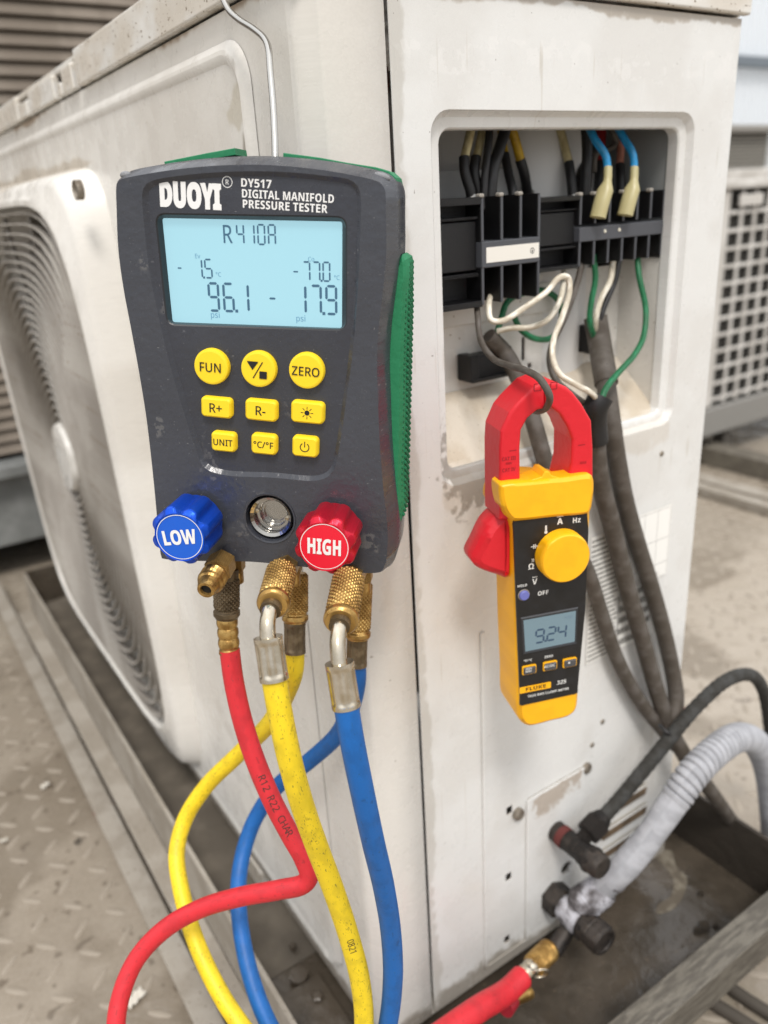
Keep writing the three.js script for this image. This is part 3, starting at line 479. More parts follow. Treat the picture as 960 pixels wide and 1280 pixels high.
// smaller unit with a grid guard behind on the right
{
  const z = -0.78, t = thing('grid_unit', 'white neighbouring unit with square grid guard on a grey frame', 'cooling unit', V3(1.7, FY, z));
  const wh = mat({ map: reps(mottled([206, 203, 197], [186, 182, 175], 421, 5), 5), roughness: 0.6 });
  const x0 = 1.415, x1 = 2.2, y0 = 0.055, y1 = 0.535;
  part('cabinet', [boxUV(bbox(x0 - 0.004, x1, y0, y1, z - 0.62, z - 0.05, 0.006)), boxUV(bbox(x0 - 0.006, x0 + 0.052, y0, y1, z - 0.049, z, 0.006))], wh, t);
  part('top_panel', boxUV(bbox(x0 - 0.012, x1, y1 + 0.0005, y1 + 0.018, z - 0.63, z + 0.008, 0.004)), wh, t);
  part('coil', boxUV(bbox(x0 + 0.053, x1, y0 + 0.002, y1 - 0.002, z - 0.048, z - 0.012)), std(0x2e2c28, 0.85), t);
  for (let i = 0; i < 12; i++) { const y = y0 + 0.012 + i * 0.0378; part('guard_bar', boxUV(bbox(x0 + 0.053, x1, y, y + 0.0085, z - 0.006, z - 0.002, 0.002)), wh, t); }
  for (let i = 0; i < 14; i++) { const x = x0 + 0.092 + i * 0.049; part('guard_bar', boxUV(bbox(x, x + 0.009, y0 + 0.003, y1 - 0.003, z - 0.0065, z - 0.0005, 0.002)), wh, t); }
  part('name_plate', bbox(x0 + 0.075, x0 + 0.16, y1 - 0.036, y1 - 0.012, z, z + 0.006, 0.002), wh, t);
  part('base_frame', [boxUV(bbox(x0 - 0.03, x1, -0.012, y0 - 0.002, z - 0.03, z + 0.01, 0.003)), boxUV(bbox(x0 - 0.03, x0 + 0.02, -0.010, y0 - 0.004, z - 0.62, z - 0.031, 0.003))], std(0x84827d, 0.6), t);
  for (const [x, zz] of [[1.535, z - 0.02], [1.45, z - 0.6], [2.15, z - 0.02]]) part('leg', boxUV(bbox(x, x + 0.024, FY, -0.012, zz - 0.015, zz + 0.015)), std(0x4a4640, 0.6), t);
  const u = thing('vented_unit', 'grey unit with a dark slatted vent behind the grid guard unit', 'cooling unit', V3(2.5, FY, -1.9));
  part('cabinet', boxUV(bbox(2.0, 3.4, FY, 0.60, -2.2, -1.9, 0.01)), wh, u);
  part('vent_back', bbox(2.0, 3.4, 0.601, 0.74, -2.2, -1.93), std(0x4a4842, 0.9), u);
  for (let i = 0; i < 9; i++) part('vent_slat', boxUV(box(2.7, 0.61 + i * 0.0145, -1.915, 1.4, 0.009, 0.004).rotateX(0)), std(0x8b8880, 0.7), u);
  part('vent_cap', bbox(1.98, 3.42, 0.7405, 0.77, -2.22, -1.88, 0.006), std(0x8c8983, 0.7), u);
}
// low rails on the deck beyond the unit on the right
{
  const pale = angleMat, olive = mat({ map: reps(mottled([112, 106, 94], [92, 86, 76], 431, 6), 6), roughness: 0.8 });
  const list = [['pale steel rail lying on the deck, nearest of the three beyond the unit', 1.272, 1.300, 0.022, 0, pale], ['flat pale strip on the deck, middle of the three beyond the unit', 1.352, 1.392, 0.012, 0.02, pale], ['olive grey steel rail on the deck, nearest the grid guard unit', 1.462, 1.52, 0.045, 0, olive]];
  for (const [l, x0, x1, h, b, m] of list) { const t = thing('steel_rail', l, 'steel rail', V3(x0, FY, -0.6)); part('rail_bar', boxUV(bbox(x0, x1, FY + 0.0005, FY + h, -1.4, 0.9, 0.003).rotateY(b)), m, t); }
}
// translucent sheeting of the shed, far right
{
  const t = thing('shed_wall', 'pale corrugated shed wall with dark rails far behind on the right', 'wall', V3(7, FY, -5));
  const sheet = mat({ color: 0xe9eef2, roughness: 0.6, transmission: 0.35, thickness: 0 }), n = 10;
  for (let k = 0; k < n; k++) {
    const pts = [], w = 1.0, x0 = 2.5 + k * w;
    for (let i = 0; i <= 64; i++) { const f = i / 64, s = (f * 8) % 1; pts.push([x0 + f * w * 0.998, s < 0.25 ? 0.03 : s < 0.35 ? 0.03 * (1 - (s - 0.25) * 10) : s < 0.9 ? 0 : 0.03 * (s - 0.9) * 10]); }
    const P = [], I = []; pts.forEach(([x, z]) => P.push(x, FY, -5 + z, x, 4.2, -5 + z)); for (let i = 0; i < 64; i++) { const a = i * 2; I.push(a, a + 2, a + 1, a + 1, a + 2, a + 3); }
    const g = new THREE.BufferGeometry(); g.setAttribute('position', new THREE.Float32BufferAttribute(P, 3)); g.setIndex(I); g.computeVertexNormals();
    part('corrugated_sheet', toCreasedNormals(g, 0.3), sheet, t);
  }
  for (const y of [0.5, 1.62, 3.0]) part('wall_rail', bbox(2.5, 12.5, y - 0.05, y + 0.05, -4.96, -4.90, 0.01), std(0x6f7880, 0.6), t);
  for (const x of [3.5, 6.2, 9.4]) part('wall_post', bbox(x - 0.05, x + 0.05, FY, 4.2, -4.88, -4.78, 0.01), std(0x7c848a, 0.6), t);
}
// litter on the deck
{
  const p = onY(130, 1012, FY + 0.004), t = thing('rubber_ring', 'small dull red ring lying on the deck beside the steel bar', 'ring', V3(p.x, FY, p.z));
  part('ring', new THREE.TorusGeometry(0.009, 0.003, 8, 20, 5.2).rotateX(1.35).rotateY(0.7).translate(p.x, FY + 0.006, p.z), std(0x8e4a40, 0.8), t);
  const pm = std(0xcfc9bd, 0.8), scraps = [[57, 985, 0.006, 'beige scrap of paper on the deck near the left edge'], [170, 1251, 0.009, 'curled white scrap on the deck beside the red hose'], [98, 1055, 0.004, 'dark grit clump on the deck left of the steel bar'], [6, 1054, 0.004, 'tiny white flake on the deck at the left edge']];
  for (const [x, y, r, l] of scraps) { const q = onY(x, y, FY), s = thing('scrap', l, 'scrap', V3(q.x, FY, q.z)); const g = new THREE.PlaneGeometry(r * 2, r * 1.1, 6, 3).rotateX(-Math.PI / 2), a = g.attributes.position; for (let i = 0; i < a.count; i++) a.setY(i, 0.002 + 0.004 * Math.abs(Math.sin(a.getX(i) / r * 2.4 + i))); g.computeVertexNormals(); part('flake', g.rotateY(x).translate(q.x, FY, q.z), l.startsWith('dark') ? std(0x4a433a, 0.9) : pm, s); }
  const cab = std(0x4a443c, 0.7);
  const lines = [['dusty grey cable on the deck outside the tray, upper one', [[885, 1210], [905, 1228], [935, 1250], [975, 1275]]], ['dusty grey cable on the deck outside the tray, lower one', [[860, 1228], [880, 1246], [915, 1268], [965, 1300]]]];
  for (const [l, pts] of lines) { const w = pts.map(([x, y]) => onY(x, y, FY + 0.006)), d = w[0].clone().sub(w[1]), e = w[3].clone().sub(w[2]); w.unshift(w[0].clone().addScaledVector(d, 3)); w.push(w[4].clone().addScaledVector(e, 8)); const t2 = thing('deck_cable', l, 'cable', V3(w[1].x, FY, w[1].z)); part('sheath', sweep(w, 0.0055, 50, 10), cab, t2); }
}
// ---------- cables and wires ----------
const grimeMap = reps(mottled([255, 255, 255], [206, 200, 190], 501, 6, 0.18, [120, 110, 98]), 25);
const plastic = (c, rough = 0.5) => mat({ color: c, roughness: rough, map: grimeMap, bumpMap: reps(grain, 20), bumpScale: 0.0003 });
const W = { white: plastic(0xefeadb), cream: plastic(0xd9cda0), black: plastic(0x2a2a2c, 0.45), grey: plastic(0x5e5852, 0.65), green: plastic(0x1f7a50), blue: plastic(0x2a9de0, 0.4), yellow: plastic(0xc9a419), red: plastic(0xb3262c), pink: plastic(0xc98a78), tan: plastic(0xc9a98a), sleeve: mat({ color: 0xd0c694, roughness: 0.35, transmission: 0.3, thickness: 0 }), shrink: plastic(0x1d1d1f, 0.5) };
// points are [px, py, distance in front of the side panel]
const pz = (l) => l.map(([x, y, z]) => onZ(x, y, z));
function wire(label, runs, cat = 'wire') {
  let t = null;
  runs.forEach(([name, pts, r, m, rf], i) => {
    const w = pz(pts); if (!t) t = thing(cat === 'cable' ? 'cable' : 'wire', label, cat, w[0]);
    part(name, sweep(w, rf || r, Math.max(24, pts.length * 10), 12), m, t);
    if (name === 'heat_shrink') { const e = pts[pts.length - 1]; part('crimp_lug', sweep(pz([[e[0], e[1] - 13, e[2]], [e[0], e[1] - 4, e[2] + 0.001], [e[0], e[1] + 6, e[2] + 0.002]]), (s2) => r * (s2 < 0.0035 ? 1.12 : 0.9), 16, 10), M.steel, t); }
  });
  return t;
}
// feeds coming down into the terminal blocks, ends inside the box above
const I1 = -0.024, I2 = -0.030;
wire('first cream wire with black sleeve, leftmost above the terminal blocks', [['core', [[594, 140, -0.04], [585, 178, -0.034], [580, 200, -0.03]], 0.0024, W.cream], ['heat_shrink', [[580, 196, -0.03], [581, 215, -0.028], [588, 240, -0.026], [590, 258, -0.026]], 0.0028, W.shrink]]);
wire('second cream wire with black sleeve, between two dark wires', [['core', [[608, 140, -0.045], [600, 178, -0.038], [595, 200, -0.034]], 0.0024, W.cream], ['heat_shrink', [[595, 196, -0.034], [593, 215, -0.032], [598, 240, -0.03], [601, 260, -0.03]], 0.0029, W.shrink]]);
wire('thin straight black wire beside the second cream wire', [['core', [[614, 140, -0.034], [610, 185, -0.03], [606, 220, -0.027], [604, 262, -0.026]], 0.0022, W.black]]);
wire('thick dark grey wire leaning left above the first terminal block', [['core', [[640, 138, -0.034], [626, 180, -0.03], [617, 212, -0.027], [612, 262, -0.026]], 0.0032, W.black]]);
wire('short orange wire with black sleeve above the last cell of the first block', [['core', [[622, 140, -0.05], [629, 180, -0.045], [632, 197, -0.04]], 0.0022, W.yellow], ['heat_shrink', [[631, 193, -0.04], [636, 218, -0.034], [641, 240, -0.028], [642, 262, -0.026]], 0.0027, W.shrink]]);
wire('bright yellow wire slanting down with black end behind the first block', [['core', [[632, 140, -0.048], [643, 172, -0.046], [651, 202, -0.046]], 0.0028, W.yellow], ['heat_shrink', [[650, 199, -0.046], [655, 216, -0.046], [661, 252, -0.050]], 0.0031, W.shrink]]);
wire('greenish cream wire with pale tip above the middle of the blocks', [['core', [[694, 140, -0.05], [703, 172, -0.045], [711, 204, -0.038]], 0.0026, W.cream], ['heat_shrink', [[711, 203, -0.038], [714, 225, -0.034], [717, 258, -0.03]], 0.003, W.shrink]]);
wire('thick black wire left of the first blue wire', [['core', [[731, 140, -0.036], [734, 185, -0.033], [733, 215, -0.031], [731, 262, -0.03]], 0.0033, W.black]]);
wire('black sleeve rising behind the thick black wire', [['core', [[734, 196, -0.046], [726, 220, -0.04], [724, 262, -0.034]], 0.003, W.shrink]]);
const fork = (s, th, L) => { const k = s / L; return (0.0025 + 0.0024 * step(0.25, 0.5, k)) * (1 - 0.4 * Math.pow(Math.abs(Math.sin(th + 0.4)), 2) * step(0.25, 0.5, k)); };
wire('left bright blue wire ending in a clear sleeve', [['core', [[730, 145, -0.03], [744, 175, -0.022], [757, 195, -0.016], [760, 216, -0.014]], 0.0023, W.blue], ['clear_sleeve', [[760, 209, -0.014], [759, 228, -0.012], [752, 252, -0.011], [747, 272, -0.011]], 0, W.sleeve, fork]]);
wire('right bright blue wire ending in a clear sleeve', [['core', [[764, 145, -0.03], [781, 175, -0.022], [791, 193, -0.016], [793, 216, -0.014]], 0.0023, W.blue], ['clear_sleeve', [[793, 209, -0.014], [792, 228, -0.012], [786, 250, -0.011], [781, 269, -0.011]], 0, W.sleeve, fork]]);
wire('red wire with black sleeve behind the left blue wire', [['core', [[752, 140, -0.055], [751, 180, -0.05], [750, 205, -0.046]], 0.003, W.red], ['heat_shrink', [[750, 203, -0.046], [749, 225, -0.042], [748, 258, -0.038]], 0.0033, W.shrink]]);
wire('pink wire with black sleeve left of the right blue wire', [['core', [[777, 140, -0.05], [776, 180, -0.045], [775, 208, -0.04]], 0.0024, W.pink], ['heat_shrink', [[775, 206, -0.04], [776, 225, -0.036], [776, 262, -0.032]], 0.003, W.shrink]]);
wire('tan wire hanging behind the right blue wire', [['core', [[788, 140, -0.06], [785, 180, -0.058], [783, 212, -0.055]], 0.0036, W.tan], ['heat_shrink', [[783, 210, -0.055], [781, 230, -0.05], [780, 258, -0.045]], 0.0034, W.shrink]]);
wire('dark grey wire looping between the two blue wires', [['core', [[755, 150, -0.045], [766, 166, -0.04], [770, 178, -0.04], [762, 186, -0.04], [745, 193, -0.04], [742, 215, -0.04]], 0.0018, W.grey]]);
// wires below the blocks
wire('black wire from the first block looping through the red clamp jaw', [['core', [[596, 352, -0.036], [597, 395, -0.012], [601, 425, -0.004], [615, 447, 0.012], [636, 457, 0.034], [657, 463, 0.058], [676, 475, 0.073], [686, 492, 0.077], [684, 508, 0.066], [672, 514, 0.046], [664, 510, 0.026], [664, 500, 0.012]], 0.0017, W.grey]]);
wire('white wire folded in a wide zigzag then running down to the taped cable', [['core', [[614, 366, -0.024], [611, 385, -0.012], [614, 400, -0.008], [628, 401, -0.006], [655, 385, -0.003], [684, 364, 0.0], [699, 347, 0.002], [710, 347, 0.002], [712, 362, 0.003], [703, 395, 0.004], [692, 425, 0.006], [691, 447, 0.01], [700, 468, 0.016], [722, 482, 0.02], [740, 492, 0.022], [750, 506, 0.02]], 0.0017, W.white]]);
wire('second white wire curving under the zigzag wire', [['core', [[622, 414, -0.03], [640, 410, -0.022], [664, 409, -0.016], [684, 400, -0.01], [698, 380, -0.012], [704, 358, -0.02], [705, 338, -0.034]], 0.0017, W.white]]);
wire('green wire coiled behind the white zigzag wire', [['core', [[618, 436, -0.036], [621, 418, -0.034], [626, 400, -0.036], [634, 378, -0.038], [655, 366, -0.04], [682, 364, -0.04], [698, 376, -0.038], [702, 396, -0.034], [692, 420, -0.034], [672, 424, -0.034], [651, 412, -0.036], [641, 392, -0.04]], 0.0019, W.green]]);
wire('short green wire between the second block and the small clip', [['core', [[742, 318, -0.025], [744, 350, -0.024], [739, 378, -0.024], [737, 402, -0.024], [742, 420, -0.026]], 0.0019, W.green]]);
wire('short white wire beside the short green wire', [['core', [[767, 318, -0.025], [763, 350, -0.022], [752, 372, -0.022], [745, 396, -0.022], [744, 415, -0.026]], 0.0019, W.white]]);
wire('short black wire beside the short white wire', [['core', [[775, 316, -0.025], [769, 350, -0.024], [759, 374, -0.024], [751, 396, -0.024], [748, 415, -0.026]], 0.0019, W.black]]);
wire('dark grey wire dropping from the second block behind the cream wire', [['core', [[729, 322, -0.026], [722, 352, -0.022], [706, 396, -0.018], [690, 432, -0.014], [688, 456, -0.006], [697, 478, 0.004], [716, 494, 0.01], [738, 510, 0.012]], 0.0021, W.grey]]);
wire('long green wire bowing right from the second block to the taped cable', [['core', [[796, 312, -0.026], [799, 346, -0.018], [807, 385, -0.012], [805, 418, -0.006], [794, 442, 0.002], [773, 466, 0.012], [756, 488, 0.018], [750, 506, 0.02]], 0.0019, W.green]]);
const C1 = wire('dark grey cable from the wide clip passing behind the clamp meter', [['sheath', [[610, 420, -0.034], [630, 440, -0.032], [645, 466, -0.02], [664, 518, -0.004], [682, 580, 0.008], [704, 650, 0.009], [736, 719, 0.009], [750, 762, 0.009], [772, 825, 0.009], [803, 881, 0.010], [826, 910, 0.014], [846, 934, 0.020]], 0.0052, W.grey]], 'cable');
const C3 = wire('thick grey cable with taped top, middle of the three on the panel', [['sheath', [[744, 512, 0.018], [744, 545, 0.015], [749, 595, 0.012], [766, 662, 0.010], [784, 734, 0.010], [803, 800, 0.011], [821, 864, 0.013], [837, 910, 0.018], [856, 945, 0.024], [880, 978, 0.026], [906, 1014, 0.026], [930, 1050, 0.02]], 0.0062, W.grey], ['tape_wrap', [[752, 495, 0.02], [745, 508, 0.019], [743, 528, 0.016], [745, 552, 0.0145]], 0.0074, W.shrink]], 'cable');
const C2 = wire('thick grey cable from the small clip, rightmost of the three', [['sheath', [[744, 398, -0.030], [749, 425, -0.026], [756, 468, -0.010], [763, 520, 0.006], [771, 575, 0.008], [782, 630, 0.008], [797, 682, 0.008], [814, 735, 0.009], [829, 788, 0.010], [841, 842, 0.012], [845, 872, 0.016], [842, 895, 0.02], [832, 908, 0.016]], 0.0062, W.grey]], 'cable');
part('outer_sheath', sweep(pz([[744, 396, -0.030], [749, 425, -0.026], [755, 462, -0.012], [758, 480, -0.006]]), 0.0075, 24, 14), W.grey, C2);
{
  const t = wire('black cable tie cinching the three grey cables', [['strap', [[824, 906, 0.022], [834, 916, 0.03], [846, 918, 0.026]], 0.0016, W.black]], 'cable tie'); void t;
}
wire('short red lead end sticking out behind the cable tie', [['red_end', [[848, 905, 0.004], [852, 892, 0.004], [851, 880, 0.004]], 0.0024, W.red], ['bare_lead', [[851, 881, 0.004], [848, 873, 0.004], [842, 868, 0.006]], 0.0016, W.black]], 'wire');
{
  const rubber = mat({ color: 0x3a3a38, roughness: 0.85, map: grimeMap, bumpMap: reps(grain, 30), bumpScale: 0.0014 });
  const p0 = LV.clone().setZ(0.022).addScaledVector(UPR, 0.030), pts = [p0, p0.clone().addScaledVector(UPR, 0.015), ...pz([[800, 968, 0.026], [836, 924, 0.03], [868, 886, 0.032], [904, 853, 0.034], [934, 843, 0.03], [952, 858, 0.02], [961, 905, 0.0], [964, 960, -0.02]])];
  const t = thing('refrigerant_pipe', 'thin black insulated pipe arching right from the upper valve', 'pipe', p0);
  part('pipe_sleeve', sweep(pts, (s, th) => 0.0052 * (1 + 0.05 * Math.sin(s * 900 + th)), 150, 14), rubber, t);
}
{
  const p0 = V3(GV.x + 0.018, GV.y + 0.022, 0.034), t = thing('insulated_pipe', 'fat white ribbed pipe arching right from the lower frosted valve', 'pipe', p0);
  const pts = [p0, ...pz([[774, 1090, 0.044], [806, 1053, 0.05], [838, 1008, 0.054], [864, 970, 0.055], [893, 940, 0.053], [922, 922, 0.049], [946, 930, 0.045], [960, 962, 0.044], [966, 1010, 0.044], [968, 1060, 0.042], [968, 1110, 0.040]])];
  const wrap = mat({ map: reps(mottled([168, 169, 173], [152, 153, 157], 521, 8, 0.2, [130, 128, 126]), 20), roughness: 0.8, bumpMap: reps(grain, 40), bumpScale: 0.0004 });
  const saw = (s, th) => { const k = ((s + th / (2 * Math.PI) * 0.0053) / 0.0053) % 1; return 1 - Math.pow(Math.abs(k - 0.5) * 2, 5); };
  part('wrapped_sleeve', sweep(pts, (s, th) => { const rib = step(0.088, 0.096, s), q = saw(s, th); return 0.0101 + rib * (0.0030 * q - 0.0017) + 0.0003 * Math.sin(s * 120 + th * 2) * (1 - rib); }, 900, 28), wrap, t);
  part('collar_band', sweep([p0.clone().lerp(pts[1], 0.6), p0.clone().lerp(pts[1], 0.72)], 0.0108, 4, 24), frost, t);
}
// ---------- digital manifold gauge ----------
const brass = mat({ map: reps(mottled([196, 160, 96], [150, 116, 64], 601, 6, 0.2, [80, 60, 36]), 40), roughness: 0.32, metalness: 0.85, bumpMap: reps(grain, 50), bumpScale: 0.0003 });
const dullBrass = mat({ map: reps(mottled([128, 112, 88], [98, 84, 64], 611, 6, 0.2, [60, 48, 34]), 40), roughness: 0.42, metalness: 0.75, bumpMap: reps(grain, 50), bumpScale: 0.0003 });
const nickel = mat({ map: reps(mottled([206, 197, 180], [186, 174, 152], 621, 6, 0.15, [110, 94, 70]), 40), roughness: 0.18, metalness: 0.95 });
const MU0 = V3(0, 0.931, 0.364).normalize(), toW = (c) => V3(0, 0, 0).addScaledVector(CR, c.x).addScaledVector(CU, c.y).addScaledVector(CB, c.z);
const MR = toW(V3(0.989, -0.066, 0.13)).normalize(), MUw = toW(MU0), MN = MR.clone().cross(MUw).normalize(), MU = MN.clone().cross(MR).normalize();
const MO = atD(325, 440, 0.33);
const Mq = (x, y, w = 0) => { const p = onPlane(x, y, MO.clone().addScaledVector(MN, w), MN).sub(MO); return [p.dot(MR), p.dot(MU)]; };
const Mw = (x, y, w) => { const [a, b] = Mq(x, y, w); return MO.clone().addScaledVector(MR, a).addScaledVector(MU, b).addScaledVector(MN, w); };
const gauge = thing('manifold_gauge', 'charcoal digital pressure gauge with lit blue display hanging from a wire hook', 'pressure gauge', MO);
gauge.quaternion.setFromRotationMatrix(new THREE.Matrix4().makeBasis(MR, MU, MN)); base.delete(gauge);
{
  const shellTex = pixelTex(1024, 1024, (x, y) => {
    const n = fbm(x * 6, y * 6, 701, 64, 6), f = fbm(x * 90, y * 90, 711, 128, 3); let c = mixc([66, 69, 76], [58, 60, 66], n);
    const sm = fbm(x * 14, y * 10, 721, 64, 5); if (sm > 0.7 && f > 0.55) c = mixc(c, [120, 118, 114], 0.5 * step(0.7, 0.78, sm));
    const sp = vnoise(x * 260, y * 260, 731, 512); if (sp > 0.972) c = mixc(c, [176, 174, 168], 0.75 * step(0.972, 0.985, sp));
    const sc = vnoise(x * 30, y * 300, 741, 512); if (sc > 0.985) c = mixc(c, [120, 120, 122], 0.6);
    const g = (hash(x * 1024, y * 1024, 3) - 0.5) * 5; return c.map((v) => clamp(v + g, 0, 255));
  }, true, [6, 6]);
  const shell = mat({ map: shellTex, roughness: 0.55, roughnessMap: reps(grain, 20), bumpMap: reps(grain, 60), bumpScale: 0.00018 });
  const worn = mat({ map: reps(mottled([150, 150, 150], [92, 94, 98], 751, 10, 0.2), 30), roughness: 0.6 });
  const out = ccw(smooth([[152, 228], [152, 262], [154, 310], [160, 356], [170, 410], [179, 460], [187, 510], [193, 560], [198, 610], [202, 655], [206, 685], [211, 692], [330, 698], [400, 705], [476, 711], [488, 707], [496, 692], [499, 655], [494, 600], [490, 545], [488, 490], [487, 445], [490, 400], [495, 360], [499, 320], [499, 270], [498, 236], [493, 225], [484, 217], [450, 208], [400, 200], [345, 195.5], [300, 195.5], [250, 199], [200, 206], [163, 214], [156, 219]].map(([x, y]) => Mq(x, y, -0.012)), 260));
  const o1 = inset(out, 0.001), o2 = inset(out, 0.0028), o3 = inset(out, 0.0036), back = inset(out, 0.003);
  const field = ccw(smooth([[179, 236], [181, 290], [188, 345], [199, 400], [211, 450], [228, 510], [243, 556], [255, 584], [276, 593], [340, 597], [400, 600], [416, 590], [424, 560], [433, 500], [441, 440], [446, 380], [450, 300], [449, 236], [440, 226], [400, 219], [345, 214.5], [290, 214.5], [230, 219], [188, 227]].map(([x, y]) => Mq(x, y, 0)), 160));
  const f2 = inset(field, 0.0014);
  const lcdO = ccw([[193, 266], [434, 270], [434, 414], [208, 407]].map(([x, y]) => Mq(x, y, -0.0018)));
  const rl = (q, r) => { const o = []; for (let i = 0; i < 4; i++) { const p = q[i], a = q[(i + 3) % 4], b = q[(i + 1) % 4], la = Math.hypot(a[0] - p[0], a[1] - p[1]), lb = Math.hypot(b[0] - p[0], b[1] - p[1]), s = [p[0] + (a[0] - p[0]) / la * r, p[1] + (a[1] - p[1]) / la * r], e = [p[0] + (b[0] - p[0]) / lb * r, p[1] + (b[1] - p[1]) / lb * r]; for (let k = 0; k <= 6; k++) { const t = k / 6; o.push([(1 - t) * (1 - t) * s[0] + 2 * t * (1 - t) * p[0] + t * t * e[0], (1 - t) * (1 - t) * s[1] + 2 * t * (1 - t) * p[1] + t * t * e[1]]); } } return o; };
  const lcdI = ccw([[203, 272.5], [428, 277], [427.5, 410], [216, 402.5]].map(([x, y]) => Mq(x, y, -0.0052)));
  const LO = rl(lcdO, 0.0045), LI = rl(lcdI, 0.0012);
  const glassC = Mq(337, 648, 0), glassHole = circ(glassC[0], glassC[1], 0.0118, 40);
  const body = part('body', [loft([[back, -0.036], [out, -0.032], [out, -0.012], [o1, -0.0095], [o2, -0.0018], [o3, 0]], 0.5), planar(plate(o3, -0.001, 0, [field, glassHole])), plate(back, -0.037, -0.0358)], shell, gauge);
  part('worn_corner', [along(new THREE.SphereGeometry(1, 12, 8).scale(0.0026, 0.0016, 0.002), V3(...Mq(157, 219, -0.009), -0.0095), V3(0, 1, 0)), along(new THREE.SphereGeometry(1, 12, 8).scale(0.0035, 0.0016, 0.002), V3(...Mq(478, 221, -0.009), -0.0085), V3(0.3, 1, 0))], worn, body);
  part('control_panel', [loft([[field, 0], [f2, -0.0016], [inset(field, 0.0018), -0.0018]], 0.5), planar(plate(inset(field, 0.0016), -0.0028, -0.0018, [LO]))], mat({ map: shellTex, color: 0xe6e6ea, roughness: 0.5, roughnessMap: reps(grain, 20), bumpMap: reps(grain, 60), bumpScale: 0.00014 }), gauge);
  part('display_bezel', loft([[LO, -0.0018], [inset(LO, 0.0006), -0.0022], [LI.map((p, i) => p), -0.0052]], 0.4), mat({ color: 0x1f2023, roughness: 0.35 }), gauge);
  // backlit display
  const white = std(0xe8e8e6, 0.5), ink = std(0x141416, 0.5);
  const disp = part('display_screen', flat(new THREE.ShapeGeometry(shapeOf(LI))).translate(0, 0, -0.0051), mat({ color: 0x5f7f86, roughness: 0.12, emissive: new THREE.Color(0.34, 0.58, 0.67), emissiveIntensity: 0.6 }), gauge, 'glowing pale blue display with dark digits');
  const seg = mat({ color: 0x2c4458, roughness: 0.3, emissive: new THREE.Color(0.03, 0.085, 0.13), emissiveIntensity: 0.7 }), seg2 = mat({ color: 0x46647a, roughness: 0.3, emissive: new THREE.Color(0.08, 0.2, 0.29), emissiveIntensity: 0.7 });
  const pxm = 0.33 / F, DZ = -0.0049;
  const put = (name, geo, x, y, m, par, w = DZ, turn = 0) => { const [a, b] = Mq(x, y, w); return part(name, geo.rotateZ(turn).translate(a, b, w), m, par); };
  const tr = Math.atan2(...(() => { const a = Mq(228, 385, DZ), b = Mq(420, 391, DZ); return [b[1] - a[1], b[0] - a[0]]; })()), h = 0.34 / F;
  put('digits', digits('96.1', 32 * h, 11.6 * h, 3.0 * h, 7.0 * h), 261.5, 371.2, seg, disp, DZ, tr);
  put('digits', digits('-', 31 * h, 9 * h, 2.4 * h), 336, 373, seg, disp);
  put('digits', digits('17.9', 32 * h, 11.6 * h, 3.0 * h, 7.0 * h), 370, 374, seg, disp, DZ, tr);
  put('digits', digits('1.5', 21 * h, 8 * h, 2.0 * h, 4.2 * h), 244.3, 335.5, seg, disp, DZ, tr);
  put('digits', digits('-', 21 * h, 6 * h, 1.7 * h), 221.5, 335, seg, disp);
  put('digits', digits('-', 21 * h, 7 * h, 1.7 * h), 366, 339.5, seg, disp); put('digits', digits('77.0', 21 * h, 7.8 * h, 2.0 * h, 4.2 * h), 379, 339, seg, disp, DZ, tr);
  put('digits', text('R', 20 * h, { font: fontReg, sx: 0.82, ax: 0, fat: 0.00003 }), 279, 292.5, seg, disp); put('digits', digits('410A', 21.5 * h, 8 * h, 2.0 * h, 4.7 * h), 296.2, 292.7, seg, disp, DZ, tr);
  for (const [s, x, y, k] of [['psi', 269, 393.5, 7], ['psi', 376, 398, 7], ['Ev', 247, 320, 5], ['Co', 389, 324, 5], ['°C', 273, 343, 5], ['°C', 421, 347, 5]]) put('unit_text', text(s, k * h, { font: fontReg }), x, y, seg2, disp);
  // printing on the panel
  const PZ = -0.00165, ph = 0.325 / F, rot = (x0, y0, x1, y1, w = PZ) => { const a = Mq(x0, y0, w), b = Mq(x1, y1, w); return Math.atan2(b[1] - a[1], b[0] - a[0]); };
  const tl = rot(303, 226, 420, 233);
  put('lettering', text('DUOYI', 26 * ph, { sx: 0.68, fat: 0.0006, ax: 0 }), 199.5, 242, white, gauge, PZ, tl * 0.9);
  put('lettering', text('R', 5.5 * ph, { font: fontReg }), 284, 227.5, white, gauge, PZ, tl); put('lettering', loft([[circ(0, 0, 6.4 * ph, 28), 0], [circ(0, 0, 5.6 * ph, 28), 0]]), 284, 227.5, white, gauge, PZ);
  put('lettering', text('DY517', 9.2 * ph, { sx: 1.02, ax: 0 }), 301.5, 228, white, gauge, PZ, tl); put('lettering', text('DIGITAL MANIFOLD', 9.2 * ph, { sx: 0.93, ax: 0 }), 302.5, 241.5, white, gauge, PZ, tl); put('lettering', text('PRESSURE TESTER', 9.2 * ph, { sx: 0.97, ax: 0 }), 303.5, 254.5, white, gauge, PZ, tl);
  // keys
  const yel = mat({ color: 0xf7d423, roughness: 0.4 });
  const KZ = 0.0014;
  const keyR = (x, y, r, f) => { const [a, b] = Mq(x, y, KZ), k = part('round_key', along(lathe([[-0.004, r], [-0.0012, r], [-0.0003, r * 0.96], [0.0003, r * 0.86], [0.0006, 0]], 40, 0.9), V3(a, b, KZ), V3(0, 0, 1)), yel, gauge); f(k, a, b, KZ + 0.00075); };
